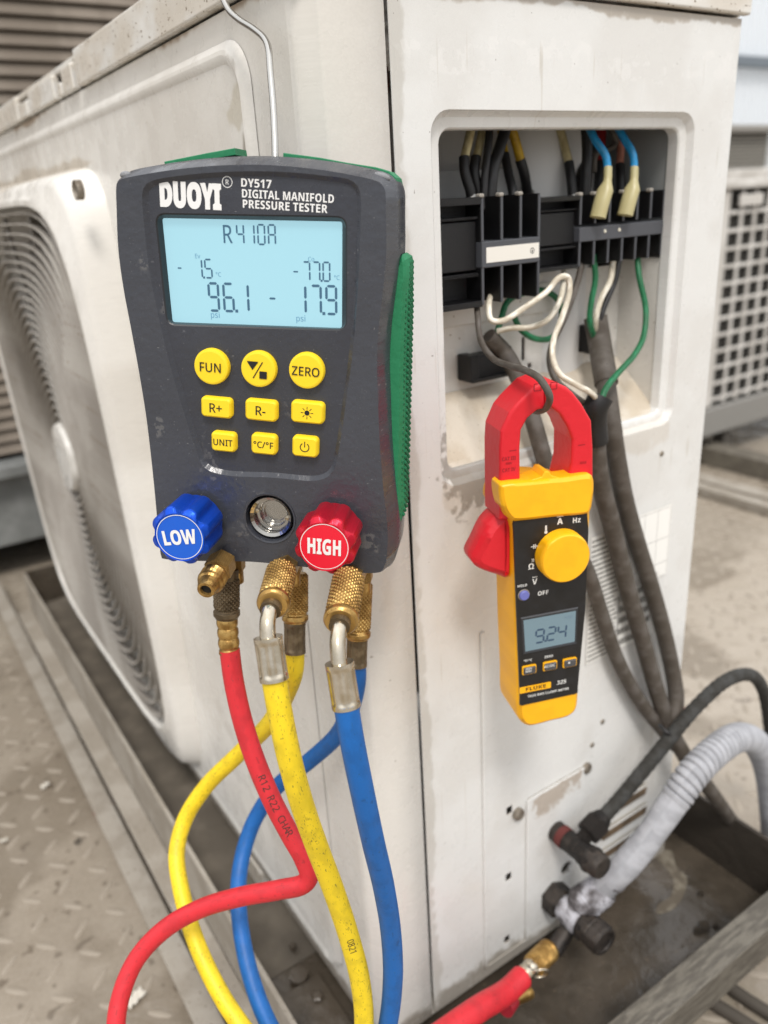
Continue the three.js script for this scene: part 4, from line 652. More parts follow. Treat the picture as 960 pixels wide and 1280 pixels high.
  const keyS = (x, y, w, hh, f) => { const [a, b] = Mq(x, y, KZ), l = rloop(-w / 2, w / 2, -hh / 2, hh / 2, hh * 0.22, 5), k = part('square_key', [loft([[l, -0.004], [l, -0.0010], [inset(l, 0.0003), -0.0002], [inset(l, 0.0009), 0.0003]], 0.9).rotateZ(tl).translate(a, b, KZ), flat(new THREE.ShapeGeometry(shapeOf(inset(l, 0.0009)))).rotateZ(tl).translate(a, b, KZ + 0.0003)], yel, gauge); f(k, a, b, KZ + 0.00042); };
  const ins = (g, k, a, b, z, t = tl) => part('legend', g.rotateZ(t).translate(a, b, z), ink, k);
  const txt = (s, hgt) => (k, a, b, z) => ins(text(s, hgt * ph, { font: fontReg, fat: 0.00004 }), k, a, b, z);
  keyR(263.5, 459, 23.2 * ph, txt('FUN', 11.5)); keyR(382.5, 464, 23 * ph, txt('ZERO', 11));
  keyR(322.5, 462, 23.2 * ph, (k, a, b, z) => ins(merge([shapeGeo([[-0.0046, 0.0034], [0.0004, 0.0034], [-0.0022, -0.0002]]), shapeGeo([[0.0008, -0.0036], [0.0040, -0.0036], [0.0040, -0.0005], [0.0008, -0.0005]]), shapeGeo([[-0.0022, -0.0036], [-0.0017, -0.0036], [0.0024, 0.0034], [0.0019, 0.0034]])]), k, a, b, z));
  keyS(270, 510, 42 * ph, 27 * ph, txt('R+', 12)); keyS(326, 513.5, 43 * ph, 28 * ph, txt('R-', 12));
  keyS(384, 516, 44 * ph, 29 * ph, (k, a, b, z) => { const g = [flat(new THREE.CircleGeometry(0.0011, 20))]; for (let i = 0; i < 8; i++) g.push(flat(new THREE.PlaneGeometry(0.0012, 0.00028)).translate(0.0021, 0, 0).rotateZ(i * Math.PI / 4)); ins(merge(g), k, a, b, z); });
  keyS(279, 553, 34 * ph, 27 * ph, txt('UNIT', 8.5)); keyS(329.5, 556, 35 * ph, 28 * ph, txt('°C/°F', 8.5));
  keyS(381, 559, 35 * ph, 28 * ph, (k, a, b, z) => { const arc = new THREE.Shape(); arc.absarc(0, 0, 0.0021, Math.PI * 0.68, Math.PI * 2.32, false); arc.absarc(0, 0, 0.0017, Math.PI * 2.32, Math.PI * 0.68, true); ins(merge([flat(new THREE.ShapeGeometry(arc, 20)), flat(new THREE.PlaneGeometry(0.0004, 0.0026)).translate(0, 0.0013, 0)]), k, a, b, z); });
  // sight glass
  const chrome = mat({ color: 0xa9a7a2, roughness: 0.16, metalness: 0.95 }), [gx, gy] = glassC;
  const cup = (p, m, n) => part(n, along(lathe(p, 40, 0.5), V3(gx, gy, 0), V3(0, 0, 1)), m, gauge);
  cup([[-0.0005, 0.0122], [0.0005, 0.0120], [0.0002, 0.0112], [-0.0075, 0.0106], [-0.010, 0.0102]], shell, 'sight_glass_seat');
  const sg = cup([[-0.010, 0.0103], [-0.0025, 0.0101], [-0.0012, 0.0095], [-0.0022, 0.0082], [-0.0062, 0.0078], [-0.0065, 0.0066], [-0.0105, 0.0063], [-0.0108, 0.0052], [-0.0125, 0.005], [-0.0125, 0]], chrome, 'sight_glass');
  const lens = lathe([[-0.0068, 0.0066], [-0.0060, 0.0064], [-0.0058, 0]], 32); part('lens', along(lens, V3(gx, gy, 0), V3(0, 0, 1)), mat({ color: 0xffffff, roughness: 0.03, transmission: 1, thickness: 0.001, ior: 1.5 }), sg);
  for (const [dx, dy] of [[-0.0072, 0.0016], [0.0072, -0.001]]) part('set_pin', along(lathe([[-0.0065, 0.0011], [-0.004, 0.0011], [-0.0036, 0]], 12), V3(gx + dx, gy + dy, 0), V3(0, 0, 1)), nickel, sg);
  // valve knobs
  const knob = (x, y, col, dk, word, label) => {
    const top = 0.0255, [a, b] = Mq(x, y, top), R = 0.0136, N = 8, M0 = mat({ color: col, roughness: 0.3, metalness: 0.55, bumpMap: reps(grain, 60), bumpScale: 0.0001 });
    const prof = (r, d) => Array.from({ length: N * 16 }, (_, i) => { const t = i / (N * 16) * 2 * Math.PI, c = Math.pow(0.5 + 0.5 * Math.cos(t * N + 0.6), 1.6); return [(r - d * c) * Math.cos(t), (r - d * c) * Math.sin(t)]; });
    const g = loft([[prof(0.0115, 0), 0.0035], [prof(R - 0.0006, 0.0018), 0.0055], [prof(R, 0.0024), 0.007], [prof(R, 0.0024), top - 0.0024], [prof(R - 0.0004, 0.0022), top - 0.0016], [prof(R - 0.0022, 0.0004), top - 0.0003], [prof(R - 0.0026, 0), top - 0.0001], [prof(R - 0.0030, 0), top - 0.0008]], 0.42).translate(a, b, 0);
    const k = part('valve_knob', [g, along(lathe([[0.0035, 0.0115], [0.0036, 0.004]], 24), V3(a, b, 0), V3(0, 0, 1))], M0, gauge, label);
    part('knob_disc', along(lathe([[0, R - 0.0028], [0.0001, 0]], 48), V3(a, b, top - 0.0006), V3(0, 0, 1)), mat({ color: dk, roughness: 0.35 }), k);
    part('knob_ring', loft([[circ(0, 0, 0.0103, 64), 0], [circ(0, 0, 0.0100, 64), 0]]).translate(a, b, top - 0.0003), white, k);
    const c = Mq(x + (word === 'LOW' ? 5 : 12), y + 4, top); void c;
    part('lettering', text(word, word === 'LOW' ? 0.0064 : 0.0068, { sx: word === 'LOW' ? 0.78 : 0.62, fat: 0.00016 }).rotateZ(word === 'LOW' ? 0.14 : -0.02).translate(a, b, top - 0.0003), white, k);
    part('valve_stem', along(lathe([[-0.004, 0.0088], [0.0035, 0.0088], [0.0036, 0.0076], [0.0055, 0.0076]], 6, 0.3), V3(a, b, 0), V3(0, 0, 1)), brass, k);
  };
  knob(224, 672, 0x0a4cc8, 0x0f5ccc, 'LOW', 'blue fluted knob'); knob(405, 684, 0xc0142e, 0xe41832, 'HIGH', 'red fluted knob');
  // green rubber back shell: two lips at the top, a studded grip on the right flank
  const rub = mat({ color: 0x1b7a4f, roughness: 0.6, bumpMap: reps(grain, 40), bumpScale: 0.0003 });
  const strip = (pts, w0, w1, th) => { const l = pts.map(([x, y]) => Mq(x, y, w1)), up = l.map((p, i) => { const a = l[Math.max(0, i - 1)], b = l[Math.min(l.length - 1, i + 1)], k = Math.hypot(b[0] - a[0], b[1] - a[1]); return [p[0] - (b[1] - a[1]) / k * -th, p[1] + (b[0] - a[0]) / k * -th]; }); return plate(ccw([...l, ...up.reverse()]), w0, w1, [], 0.0003); };
  part('rubber_lip', strip([[205, 202], [225, 198], [260, 191], [293, 185]], -0.036, -0.020, 0.0026), rub, gauge);
  part('rubber_lip', strip([[354, 191], [400, 197], [432, 203], [470, 209], [486, 214], [495, 222], [498, 234], [499, 249]], -0.036, -0.018, 0.0024), rub, gauge);
  const gripO = ccw(smooth([[503, 318], [510, 322], [510, 380], [508, 450], [507, 520], [505, 590], [504, 640], [498, 656], [484, 640], [480, 560], [478, 480], [479, 410], [486, 350]].map(([x, y]) => Mq(x, y, -0.018)), 80));
  const gripCap = plate(inset(gripO, 0.0022), -0.014, -0.0132);
  const grip = part('rubber_grip', [loft([[inset(gripO, 0.0005), -0.036], [gripO, -0.033], [gripO, -0.018], [inset(gripO, 0.001), -0.0145], [inset(gripO, 0.0022), -0.0132]], 0.8), gripCap], rub, gauge, 'green studded rubber grip');
  const stud = new THREE.SphereGeometry(0.0010, 8, 6), st = [];
  for (let i = 0; i < 44; i++) for (let j = 0; j < 7; j++) { const y = 330 + i * 7.2 + (j % 2) * 3.6, w = -0.032 + j * 0.0027, e = y < 380 ? 509.7 : y < 590 ? 510 - (y - 380) * 0.022 : 505.2 - (y - 590) * 0.03; if (y > 648) continue; const [a, b] = Mq(e, y, -0.018); st.push(stud.clone().translate(a + 0.0001 - (j > 5 ? 0.0012 : 0), b, w)); }
  const sd = part('studs', merge(st), rub, grip); sd.userData.kind = 'stuff';
  // wire hook up to the lid of the outdoor unit
  const onF = (x, y) => onX(x, y, -0.009).sub(CP).dot(CB) * -1;
  const hk = [[344, 215, 0.322], [344, 190, 0.322], [342, 140, 0.325], [338, 90, 0.328], [335.5, 60, 0.331], [331, 49, 0.334], [318, 37, 0.342], [298, 24, onF(298, 24)], [285, 11, onF(285, 11)], [277, -8, onF(277, -8)], [272, -35, onF(272, -35)], [258, -52, 0.47], [250, -40, 0.50]].map(([x, y, d]) => { const p = atD(x, y, d).sub(MO); return V3(p.dot(MR), p.dot(MU), p.dot(MN)); });
  part('hanging_hook', sweep(hk, 0.00145, 140, 12), mat({ color: 0xb5b3ae, roughness: 0.22, metalness: 0.95 }), gauge, 'bent steel wire hook over the unit');
  // brass ports under the body
  const L = (x, y, d) => { const p = atD(x, y, d).sub(MO); return V3(p.dot(MR), p.dot(MU), p.dot(MN)); };
  for (const [x, y] of [[291, 690], [363, 692], [452, 702]]) { const [a, b] = Mq(x, y, -0.016); part('brass_port', [along(hex(0.0058, -0.011, 0.010, 0.001), V3(a, b, -0.016), V3(0, -1, 0)), along(lathe([[0.008, 0.0046], [0.016, 0.0046], [0.0165, 0]], 20), V3(a, b, -0.016), V3(0, -1, 0))], brass, gauge); }
  { const p0 = L(280, 700, 0.366), p1 = L(257, 738, 0.345), d = p1.clone().sub(p0); part('open_flare_port', [along(hex(0.0066, 0, d.length() * 0.42, 0.001), p0, d), along(lathe([[0.4, 0.0046], [0.48, 0.0046], [0.5, 0.0058], [0.54, 0.0062], [0.58, 0.0056], [0.60, 0.0062], [0.64, 0.0056], [0.66, 0.0062], [0.70, 0.0056], [0.72, 0.0062], [0.77, 0.0058], [0.80, 0.0050], [0.9, 0.0046], [1.0, 0.0038], [1.0, 0.0026], [0.7, 0.0022]].map(([s, r]) => [s * d.length(), r]), 28, 0.45), p0, d)], brass, gauge, 'open brass flare port'); part('bore', along(lathe([[0, 0.0026], [0.0001, 0]], 20), p0.clone().addScaledVector(d, 0.93), d), M.dark, gauge); }
  for (const [x, y, d, x1, y1, d1] of [[362, 700, 0.372, 349, 728, 0.345], [446, 708, 0.372, 432, 738, 0.346]]) part('brass_port', along(lathe([[0, 0.0058], [L(x, y, d).distanceTo(L(x1, y1, d1)), 0.0055]], 6, 0.3), L(x, y, d), L(x1, y1, d1).sub(L(x, y, d))), brass, gauge);
}
// ---------- hoses with their brass fittings ----------
// points are [px, py, distance along the view]
const pd = (l) => l.map(([x, y, d]) => atD(x, y, d));
const HR = 0.0049;
const hoseMat = (c, seedN, dirt = 0.92) => mat({ map: pixelTex(256, 512, (x, y) => { const n = fbm(x * 8, y * 24, seedN, 64, 5), s = vnoise(x * 90, y * 180, seedN + 1, 512), k = vnoise(x * 20, y * 60, seedN + 2, 512); let q = mixc(c, c.map((v) => v * 0.93), step(0.4, 0.7, n)); if (s > dirt && k > 0.5) q = mixc(q, [60, 56, 46], 0.45); if (k > 0.93) q = mixc(q, c.map((v) => v * 0.6), 0.35); return q.map((v) => clamp(v + (hash(x * 256, y * 512, 1) - 0.5) * 6, 0, 255)); }, true, [33, 6]), roughness: 0.5, bumpMap: reps(grain, 30), bumpScale: 0.0002 });
const hose = { yellow: hoseMat([236, 205, 30], 801, 0.84), blue: hoseMat([8, 94, 168], 811), red: hoseMat([206, 40, 50], 821) };
// knurled nut along a to b
function knurl(a, b, r, m, t, name = 'knurled_nut') {
  const L = a.distanceTo(b), d = b.clone().sub(a).normalize(), n = 96, mm = 132;
  return part(name, sweep([a, a.clone().lerp(b, 0.33), a.clone().lerp(b, 0.66), b], (s, th) => { const e = step(0, 0.0015, s) * (1 - step(L - 0.0016, L - 0.0002, s)), band = step(L - 0.0058, L - 0.0050, s) * (1 - step(L - 0.0042, L - 0.0034, s)); const u = th / (2 * Math.PI) * 18, v = s / 0.0023, k = Math.max(Math.abs(((u + v) % 1 + 1) % 1 - 0.5), Math.abs(((u - v) % 1 + 1) % 1 - 0.5)) * 2; return r * (0.86 + 0.14 * e) - (s < L - 0.0048 ? 0.00045 * (k > 0.7 ? 1.35 : k / 0.7 * 0.3) : 0) - 0.0008 * band; }, n, mm), m, t);
}
const ferrule = (a, b, r, m, t, name = 'crimped_ferrule') => { const L = a.distanceTo(b); return part(name, sweep([a, a.clone().lerp(b, 0.5), b], (s, th) => { const e = step(0.0012, 0.003, s) * (1 - step(L - 0.003, L - 0.0012, s)); return r * (1 - 0.02 * e) - 0.00065 * e * Math.pow(Math.abs(Math.cos(th * 4)), 2.2); }, 40, 64), m, t); };
const barbs = (a, b, r, m, t) => { const L = a.distanceTo(b); return part('ribbed_ferrule', sweep([a, a.clone().lerp(b, 0.5), b], (s) => r * (0.86 + 0.14 * Math.pow(Math.abs(Math.sin(s / L * Math.PI * 3.5)), 0.7)), 60, 24), m, t); };
function hosePrint(geo, str, s0, hgt, lift, ink, t) {
  const { curve, L } = geo.userData; let s = s0;
  for (const ch of str) {
    if (ch === ' ') { s += hgt * 0.7; continue; }
    const u = clamp(s / L), p = curve.getPointAt(u), tg = curve.getTangentAt(u), view = CP.clone().sub(p).normalize(), n = view.clone().addScaledVector(tg, -view.dot(tg)).normalize(), up = n.clone().cross(tg).normalize();
    const g = text(ch, hgt, { font: fontReg, ax: 0 }); g.applyMatrix4(new THREE.Matrix4().makeBasis(tg, up, n)).translate(p.x, p.y, p.z).translate(n.x * lift, n.y * lift, n.z * lift);
    part('printing', g, ink, t); s += hgt * 0.82;
  }
}
const inkH = std(0x3a2c28, 0.7);
{
  const t = thing('yellow_hose', 'yellow charging hose looping below the gauge with both ends on the middle fittings', 'hose', atD(345, 850, 0.305));
  const A = pd([[352, 713, 0.336], [341, 757, 0.31]]), el = pd([[344, 745, 0.318], [338, 760, 0.309], [334.5, 778, 0.304], [335, 800, 0.303]]), fe = pd([[335, 796, 0.303], [343, 850, 0.304]]);
  knurl(A[0], A[1], 0.0066, brass, t); part('elbow_tube', sweep(el, 0.0031, 24, 18), nickel, t); part('tube_collar', sweep(pd([[340, 757, 0.311], [337.5, 764, 0.308]]), 0.0042, 6, 18), dullBrass, t); ferrule(fe[0], fe[1], 0.0056, nickel, t);
  const B = pd([[369, 716, 0.395], [369, 778, 0.397]]), fb = pd([[368.5, 777, 0.397], [368.5, 816, 0.399]]);
  knurl(B[0], B[1], 0.0066, brass, t); part('tube_collar', sweep(pd([[369, 772, 0.397], [369, 782, 0.397]]), 0.0044, 6, 18), dullBrass, t); ferrule(fb[0], fb[1], 0.0055, dullBrass, t);
  const g = sweep([...pd([[342, 844, 0.304], [349, 885, 0.307], [360, 940, 0.313], [376, 1000, 0.325], [395, 1055, 0.34], [416, 1110, 0.356], [436, 1170, 0.372], [450, 1225, 0.384], [455, 1280, 0.395], [448, 1340, 0.405], [420, 1390, 0.415], [370, 1380, 0.425], [322, 1310, 0.432], [280, 1250, 0.44], [246, 1180, 0.452], [226, 1110, 0.468], [221, 1065, 0.478], [231, 1025, 0.484], [256, 985, 0.482], [298, 943, 0.468], [336, 905, 0.446], [359, 865, 0.422], [368, 835, 0.405], [368.5, 808, 0.399]])], HR, 420, 20);
  part('hose_tube', g, hose.yellow, t); hosePrint(g, '0821', 0.152, 0.0032, HR + 0.0001, inkH, t);
}
{
  const t = thing('blue_hose', 'blue charging hose looping below the gauge with both ends on the right fittings', 'hose', atD(430, 880, 0.305));
  const A = pd([[436, 722, 0.336], [425.5, 779, 0.31]]), el = pd([[427, 766, 0.316], [424.5, 782, 0.308], [422, 804, 0.303], [424, 832, 0.302]]), fe = pd([[424, 828, 0.302], [433, 884, 0.304]]);
  knurl(A[0], A[1], 0.0070, brass, t); part('elbow_tube', sweep(el, 0.0031, 24, 18), nickel, t); part('tube_collar', sweep(pd([[426, 775, 0.311], [424, 784, 0.307]]), 0.0042, 6, 18), dullBrass, t); ferrule(fe[0], fe[1], 0.0056, nickel, t);
  const B = pd([[450, 728, 0.40], [447, 798, 0.405]]), fb = pd([[447, 794, 0.405], [445.5, 832, 0.408]]);
  knurl(B[0], B[1], 0.0066, brass, t); ferrule(fb[0], fb[1], 0.0055, dullBrass, t);
  const g = sweep([...pd([[432, 878, 0.303], [440, 925, 0.307], [452, 985, 0.316], [466, 1050, 0.332], [480, 1110, 0.352], [489, 1170, 0.372], [491, 1225, 0.386], [484, 1285, 0.4], [466, 1345, 0.413], [430, 1390, 0.424], [390, 1370, 0.434], [352, 1310, 0.441], [325, 1255, 0.448], [306, 1190, 0.46], [298, 1125, 0.476], [301, 1080, 0.488], [316, 1030, 0.494], [345, 985, 0.488], [388, 950, 0.468], [422, 918, 0.446], [440, 880, 0.424], [446, 850, 0.412], [445.5, 826, 0.408]])], HR, 420, 20);
  part('hose_tube', g, hose.blue, t);
}
{
  const t = thing('red_hose', 'red charging hose running from the gauge left fitting down to the lower service valve', 'hose', atD(287, 810, 0.385));
  const A = pd([[283, 722, 0.378], [283.5, 772, 0.383]]); knurl(A[0], A[1], 0.0064, dullBrass, t);
  part('tube_collar', sweep(pd([[283, 712, 0.377], [283, 724, 0.378]]), 0.0058, 6, 6), dullBrass, t);
  const fb = pd([[283.5, 771, 0.383], [287, 816, 0.386]]); barbs(fb[0], fb[1], 0.0052, brass, t);
  const end = V3(GV.x - 0.024, GV.y - 0.017, 0.029), e2 = onZ(684, 1186, 0.036), e3 = onZ(664, 1210, 0.04), e4 = onZ(652, 1222, 0.042), e5 = onZ(633, 1240, 0.046);
  const g = sweep([...pd([[287, 812, 0.385], [292, 850, 0.388], [303, 900, 0.391], [319, 950, 0.393], [340, 1000, 0.395], [362, 1042, 0.397], [380, 1074, 0.398], [386.5, 1095, 0.399], [379, 1105, 0.40], [350, 1112, 0.404], [300, 1121, 0.412], [250, 1136, 0.42], [205, 1162, 0.424], [170, 1200, 0.424], [151, 1245, 0.42], [145, 1290, 0.416], [160, 1350, 0.42], [240, 1420, 0.45], [360, 1440, 0.49], [440, 1400, 0.50]]), onZ(520, 1318, 0.062), onZ(560, 1288, 0.060), onZ(600, 1260, 0.054), e5, e4], (s, th, L) => HR * (1 + 0.6 * step(0.22, 0.10, L - s)), 440, 20);
  part('hose_tube', g, hose.red, t); hosePrint(g, 'R12 R22 CHAR', 0.065, 0.0036, HR + 0.0001, inkH, t);
  barbs(e4.clone().lerp(e5, 0.2), e3.clone().lerp(e2, 0.25), 0.0062, nickel, t);
  knurl(e3.clone().lerp(e2, 0.1), e2.clone().lerp(end, 0.35), 0.0082, brass, t);
  part('hex_collar', along(hex(0.0076, 0, 0.007), e3.clone().lerp(e2, 0.05), e2.clone().sub(e3)), brass, t);
  part('key_ring', new THREE.TorusGeometry(0.0062, 0.0008, 8, 28).rotateX(0.3).rotateY(-0.5).translate(e3.x + 0.001, e3.y + 0.002, e3.z + 0.008), nickel, t);
  const c0 = e4.clone().add(V3(0.0, -0.012, 0.004)), c1 = onZ(640, 1250, 0.046);
  part('cap_stub', sweep([c0.clone().lerp(c1, -0.3), c1], 0.0048, 6, 8), brass, t); part('red_cap', sweep([c1, onZ(632, 1262, 0.05)], 0.0056, 8, 16), std(0x8e1a26, 0.5), t);
}
// ---------- clamp meter ----------
const KR = toW(V3(4920, 684, -990)).normalize(); KR.y = 0; KR.normalize();
const KU = V3(0, 1, 0), KN = KR.clone().cross(KU).normalize(), KO = onZ(686, 690, 0.066);
const Kq = (x, y, w = 0) => { const p = onPlane(x, y, KO.clone().addScaledVector(KN, w), KN).sub(KO); return [p.dot(KR), p.dot(KU)]; };
const meter = thing('clamp_meter', 'yellow clamp meter with red jaw hanging on a wire at the wiring box', 'clamp meter', KO);
meter.quaternion.setFromRotationMatrix(new THREE.Matrix4().makeBasis(KR, KU, KN)); base.delete(meter);
{
  const yel = mat({ color: 0xffba0e, roughness: 0.4, bumpMap: reps(grain, 40), bumpScale: 0.00008, map: reps(mottled([255, 255, 255], [248, 246, 242], 901, 6, 0.08, [190, 180, 170]), 20) });
  const red = mat({ color: 0xd61a28, roughness: 0.45, bumpMap: reps(grain, 40), bumpScale: 0.0002 });
  const face = mat({ color: 0x1d1d1f, roughness: 0.42, map: grimeMap }), white = std(0xdcdcd8, 0.5);
  const T = 0.031, kq = (l, w = 0) => ccw(l.map(([x, y]) => Kq(x, y, w)));
  const dist = CP.distanceTo(KO), ph = dist * 0.97 / F;
  const bodyL = ccw(smooth([[628, 640], [640, 655], [644, 720], [646, 800], [648, 860], [650, 900], [660, 909], [690, 903], [712, 897], [721, 889], [725, 850], [730, 800], [734, 740], [737, 680], [739, 640], [735, 615], [700, 605], [640, 610]].map(([x, y]) => Kq(x, y)), 140));
  part('body', [loft([[inset(bodyL, 0.003), -T], [bodyL, -T + 0.003], [bodyL, -0.003], [inset(bodyL, 0.0006), -0.0012], [inset(bodyL, 0.0022), 0]], 0.7), plate(inset(bodyL, 0.0022), -0.001, 0), plate(inset(bodyL, 0.003), -T - 0.0002, -T + 0.001)], yel, meter);
  const sh = ccw(smooth([[626.5, 607], [634, 604.5], [660, 602], [670, 601], [690, 599], [705, 598], [738, 594], [743, 597], [742, 630], [739, 640], [736, 643], [690, 648], [645, 652.5], [640, 651], [630, 638]].map(([x, y]) => Kq(x, y, 0.003)), 110));
  part('shoulder', [loft([[inset(sh, 0.001), -0.0105], [sh, -0.009], [sh, 0.0005], [inset(sh, 0.0006), 0.0022], [inset(sh, 0.002), 0.003]], 0.8), plate(inset(sh, 0.002), 0.0008, 0.003)], yel, meter);
  part('jaw_wedge', plate(kq([[656, 606], [664, 600], [677, 596], [681, 589.5], [686, 589], [690, 594.5], [700, 597], [704, 603], [690, 606], [670, 608]], 0.001), -0.012, 0.0012, [], 0.0006), yel, meter);
  // jaw: two halves meeting at the top
  const W0 = -0.002;
  const half = (l) => { const L = ccw(l.map(([x, y]) => Kq(x, y, W0))); return plate(L, -T + 0.006, W0, [], 0.0016); };
  const mid = [[681, 478], [681.5, 511]];
  part('jaw_half', half([mid[0], [668, 483], [646, 505], [637, 516], [626.5, 540], [625, 560], [625, 650], [652, 650], [652, 612], [651, 600], [650.5, 560], [652, 538], [660, 523], [672, 513], mid[1]]), red, meter, 'left half of the red jaw');
  part('jaw_half', half([[682, 478], [682.5, 511], [690, 510], [700, 518], [710, 534], [716, 550], [715, 580], [709, 605], [709, 640], [734, 640], [736, 612], [742, 598], [742, 560], [740, 526], [728, 505], [717, 491], [709, 484], [698, 479]]), red, meter, 'right half of the red jaw');
  for (const [x, y, s] of [[672, 484, 10], [692, 482, 9]]) { const [a, b] = Kq(x, y, W0); part('jaw_emblem', loft([[rloop(-s * ph / 2, s * ph / 2, -4.5 * ph, 4.5 * ph, ph, 3), 0], [rloop(-s * ph / 2 + 1.2 * ph, s * ph / 2 - 1.2 * ph, -3.4 * ph, 3.4 * ph, ph * 0.7, 3), 0]]).translate(a, b, W0 + 0.0002), std(0x9c1520, 0.6), meter); }
  for (const [s, x, y, k] of [['CAT III', 634, 573, 5.5], ['600V', 634, 579, 3.5], ['CAT IV', 634, 587, 5.5], ['MAX', 727, 578, 4]]) { const [a, b] = Kq(x + 2, y, W0); part('jaw_text', text(s, k * ph * 0.8, { sx: 0.9 }).translate(a, b, W0 + 0.0002), std(0x9c1520, 0.6), meter); }
  for (const [x, y] of [[641, 563], [727, 556]]) { const [a, b] = Kq(x, y, W0); part('jaw_mark', flat(new THREE.PlaneGeometry(9 * ph, 0.9 * ph)).translate(a, b, W0 + 0.0002), std(0x9c1520, 0.6), meter); }
  // trigger on the left flank
  const tr = ccw(smooth([[634, 635], [624, 641], [610, 654], [596, 681], [589, 696], [592, 705], [604, 712], [622, 718], [634, 721]].map(([x, y]) => Kq(x, y, -0.010)), 60));
  part('trigger', [loft([[inset(tr, 0.002), -0.025], [tr, -0.022], [tr, -0.010], [inset(tr, 0.0015), -0.0075], [inset(tr, 0.004), -0.006]], 0.8), plate(inset(tr, 0.004), -0.0075, -0.006)], red, meter, 'red thumb lever');
  // front plate
  const fp = ccw((() => { const q = kq([[641, 652], [733, 638], [735, 662], [731, 760], [721, 866], [650, 881.5], [645, 760]]); return smooth(q.flatMap((p, i) => { const n = q[(i + 1) % q.length]; return [0, 0.08, 0.5, 0.92].map((t) => [p[0] + (n[0] - p[0]) * t, p[1] + (n[1] - p[1]) * t]); }), 160); })());
  part('front_plate', plate(fp, -0.0005, 0.0006), face, meter);
  const Z = 0.0007, rot = (x0, y0, x1, y1) => { const a = Kq(x0, y0), b = Kq(x1, y1); return Math.atan2(b[1] - a[1], b[0] - a[0]); }, tl = rot(652, 866, 720, 852.5);
  const put = (n, g, x, y, m, par = meter, z = Z, t = tl) => { const [a, b] = Kq(x, y, z); return part(n, g.rotateZ(t).translate(a, b, z), m, par); };
  // dial
  { const [a, b] = Kq(708, 699, 0.0085), R = 33.5 * ph; const d = part('dial', along(lathe([[-0.009, R * 1.0], [-0.002, R * 0.99], [-0.0006, R * 0.965], [0, R * 0.92], [0.0001, 0]], 56, 0.7), V3(a, b, 0.0085), V3(0, 0, 1)), yel, meter, 'round yellow dial'); void d; }
  put('lettering', text('A', 8 * ph, { fat: 0.00006 }), 700, 651.5, white); put('lettering', merge([flat(new THREE.PlaneGeometry(9 * ph, 0.9 * ph)).translate(0, 6.2 * ph, 0), flat(new THREE.PlaneGeometry(8 * ph, 0.8 * ph)).translate(0, 8 * ph, 0)]), 700, 651.5, white);
  put('lettering', text('Hz', 7 * ph), 721, 650, white); put('lettering', text('OFF', 6 * ph), 679, 741, white); put('lettering', text('HOLD', 3.5 * ph), 653, 732, white);
  put('lettering', merge([text('V', 8 * ph), flat(new THREE.PlaneGeometry(7 * ph, 0.9 * ph)).translate(0, 6.4 * ph, 0)].map(flat)), 668.5, 727, white); put('lettering', text('Ω', 8 * ph), 664, 708, white); put('lettering', text('))', 4 * ph), 666, 700, white);
  put('lettering', merge([flat(new THREE.PlaneGeometry(9 * ph, ph)), flat(new THREE.PlaneGeometry(ph, 6 * ph)).translate(-ph, 0, 0), flat(new THREE.PlaneGeometry(ph, 6 * ph)).translate(1.4 * ph, 0, 0)]), 668, 683, white);
  put('lettering', merge([flat(new THREE.PlaneGeometry(2.4 * ph, 8 * ph)).translate(0, 1.5 * ph, 0), flat(new THREE.CircleGeometry(2.2 * ph, 14)).translate(0, -3.5 * ph, 0)]), 682.5, 662, white);
  { const [a, b] = Kq(655, 744, 0.001); part('hold_key', [along(lathe([[0, 8 * ph], [0.0008, 8 * ph], [0.001, 7 * ph]], 24), V3(a, b, 0), V3(0, 0, 1))], std(0x8d8478, 0.5), meter); part('hold_key', along(lathe([[0.0005, 6.9 * ph], [0.0018, 6.6 * ph], [0.0022, 5.5 * ph], [0.0024, 0]], 24), V3(a, b, 0), V3(0, 0, 1)), std(0x6b70b5, 0.4), meter, 'small violet hold key'); }
  // display
  const lq = kq([[650, 771.5], [722, 758], [720, 804], [653, 817.5]]), li = inset(lq, 0.0006);
  const li2 = kq([[653.5, 774.5], [719, 762.5], [717.5, 801], [656, 813.5]]);
  part('display_frame', loft([[lq, 0.0006], [kq([[651, 772.5], [721, 759.5], [719, 803], [654, 816]]), 0.0012], [li2, 0.0008]], 0.3), std(0x303236, 0.4), meter); void li;
  const d = part('display_screen', flat(new THREE.ShapeGeometry(shapeOf(li2))).translate(0, 0, 0.00085), mat({ color: 0x6c828c, roughness: 0.12, emissive: new THREE.Color(0.26, 0.36, 0.40), emissiveIntensity: 0.08 }), meter, 'pale grey display reading 9.24');
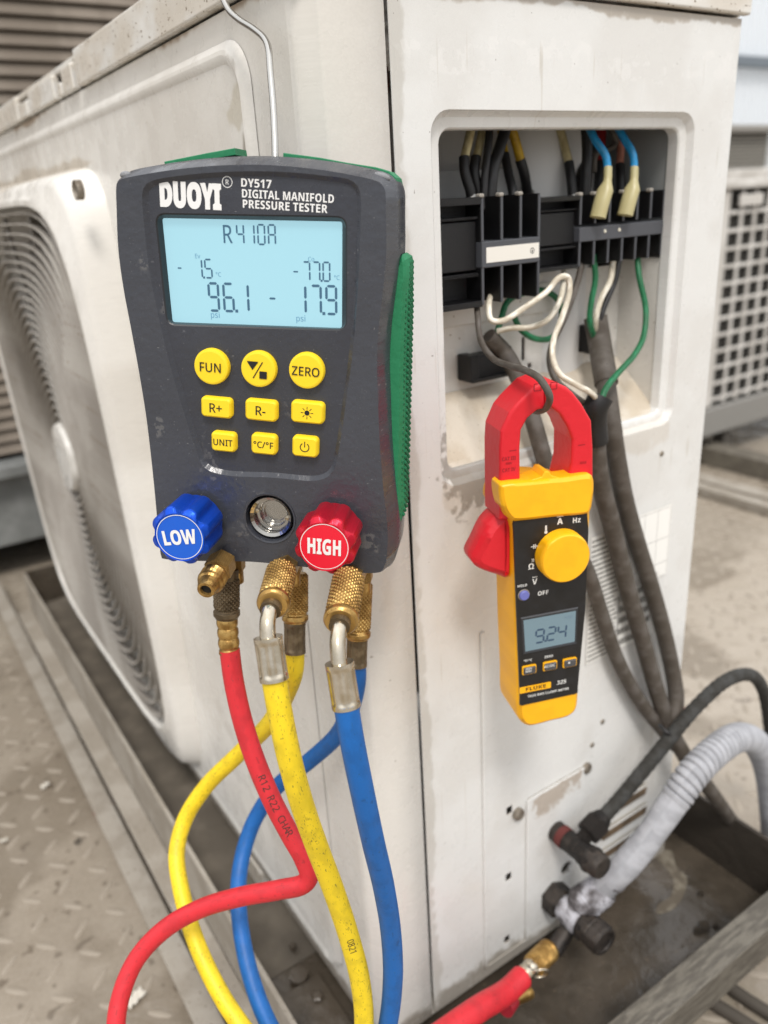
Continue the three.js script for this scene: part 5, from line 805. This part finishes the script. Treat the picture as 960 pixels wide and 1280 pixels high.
  const seg = std(0x334a62, 0.4); put('digits', digits('9', 19 * ph, 11 * ph, 2.5 * ph, 4 * ph, 0.06), 670, 796, seg, d, 0.00095); put('digits', digits('.24', 19 * ph, 11 * ph, 2.5 * ph, 4 * ph, 0.06), 684.5, 793, seg, d, 0.00095); put('unit_text', text('A AC', 4 * ph, { font: fontReg }), 711, 771, std(0x6d8396, 0.4), d, 0.00095);
  // three keys
  [[661, 836.5, 'MIN|MAX'], [687, 831.5, 'AC/DC'], [711.5, 827.5, '*']].forEach(([x, y, s]) => {
    const w = 20 * ph, h = 13.5 * ph, l = rloop(-w / 2, w / 2, -h / 2, h / 2, 2 * ph, 4), l2 = rloop(-w / 2 + 1.5 * ph, w / 2 - 1.5 * ph, -h / 2 + 1.5 * ph, h / 2 - 1.5 * ph, 1.6 * ph, 4);
    const k = put('key', merge([loft([[l, 0], [l, 0.0007], [l2, 0.0009]], 0.4)]), x, y, yel, meter, Z); put('key_cap', merge([loft([[l2, 0], [l2, 0.0014], [inset(l2, 0.0004), 0.0018]], 0.5), flat(new THREE.ShapeGeometry(shapeOf(inset(l2, 0.0004)))).translate(0, 0, 0.0018)]), x, y, std(0x4a4a4c, 0.5), k, Z);
    const words = s === '*' ? [flat(new THREE.CircleGeometry(1.6 * ph, 12))] : s.split('|').map((q, i, a) => flat(text(q, (a.length > 1 ? 3.0 : 3.6) * ph)).translate(0, a.length > 1 ? (1.9 - 3.8 * i) * ph : 0, 0)); put('legend', merge(words), x, y + 1, white, k, Z + 0.0020);
  });
  for (const [s, x, y] of [['°F/°C', 660, 825.5], ['ZERO', 686, 820.5]]) put('lettering', text(s, 3.6 * ph), x, y, white);
  const badge = put('badge', merge([plate(rloop(-22.5 * ph, 22.5 * ph, -4.8 * ph, 4.8 * ph, ph, 3), 0, 0.0002)]), 669, 859.5, yel); put('lettering', text('FLUKE', 5.4 * ph, { sx: 1.35 }), 670, 859.5, std(0x15130f, 0.5), badge, Z + 0.0003);
  put('lettering', text('325', 6 * ph, { slant: 0.15 }), 702, 852.5, white); put('lettering', text('TRUE RMS CLAMP METER', 3.7 * ph, { sx: 0.98 }), 685.5, 865.5, white);
}
renderer.render(scene, camera);
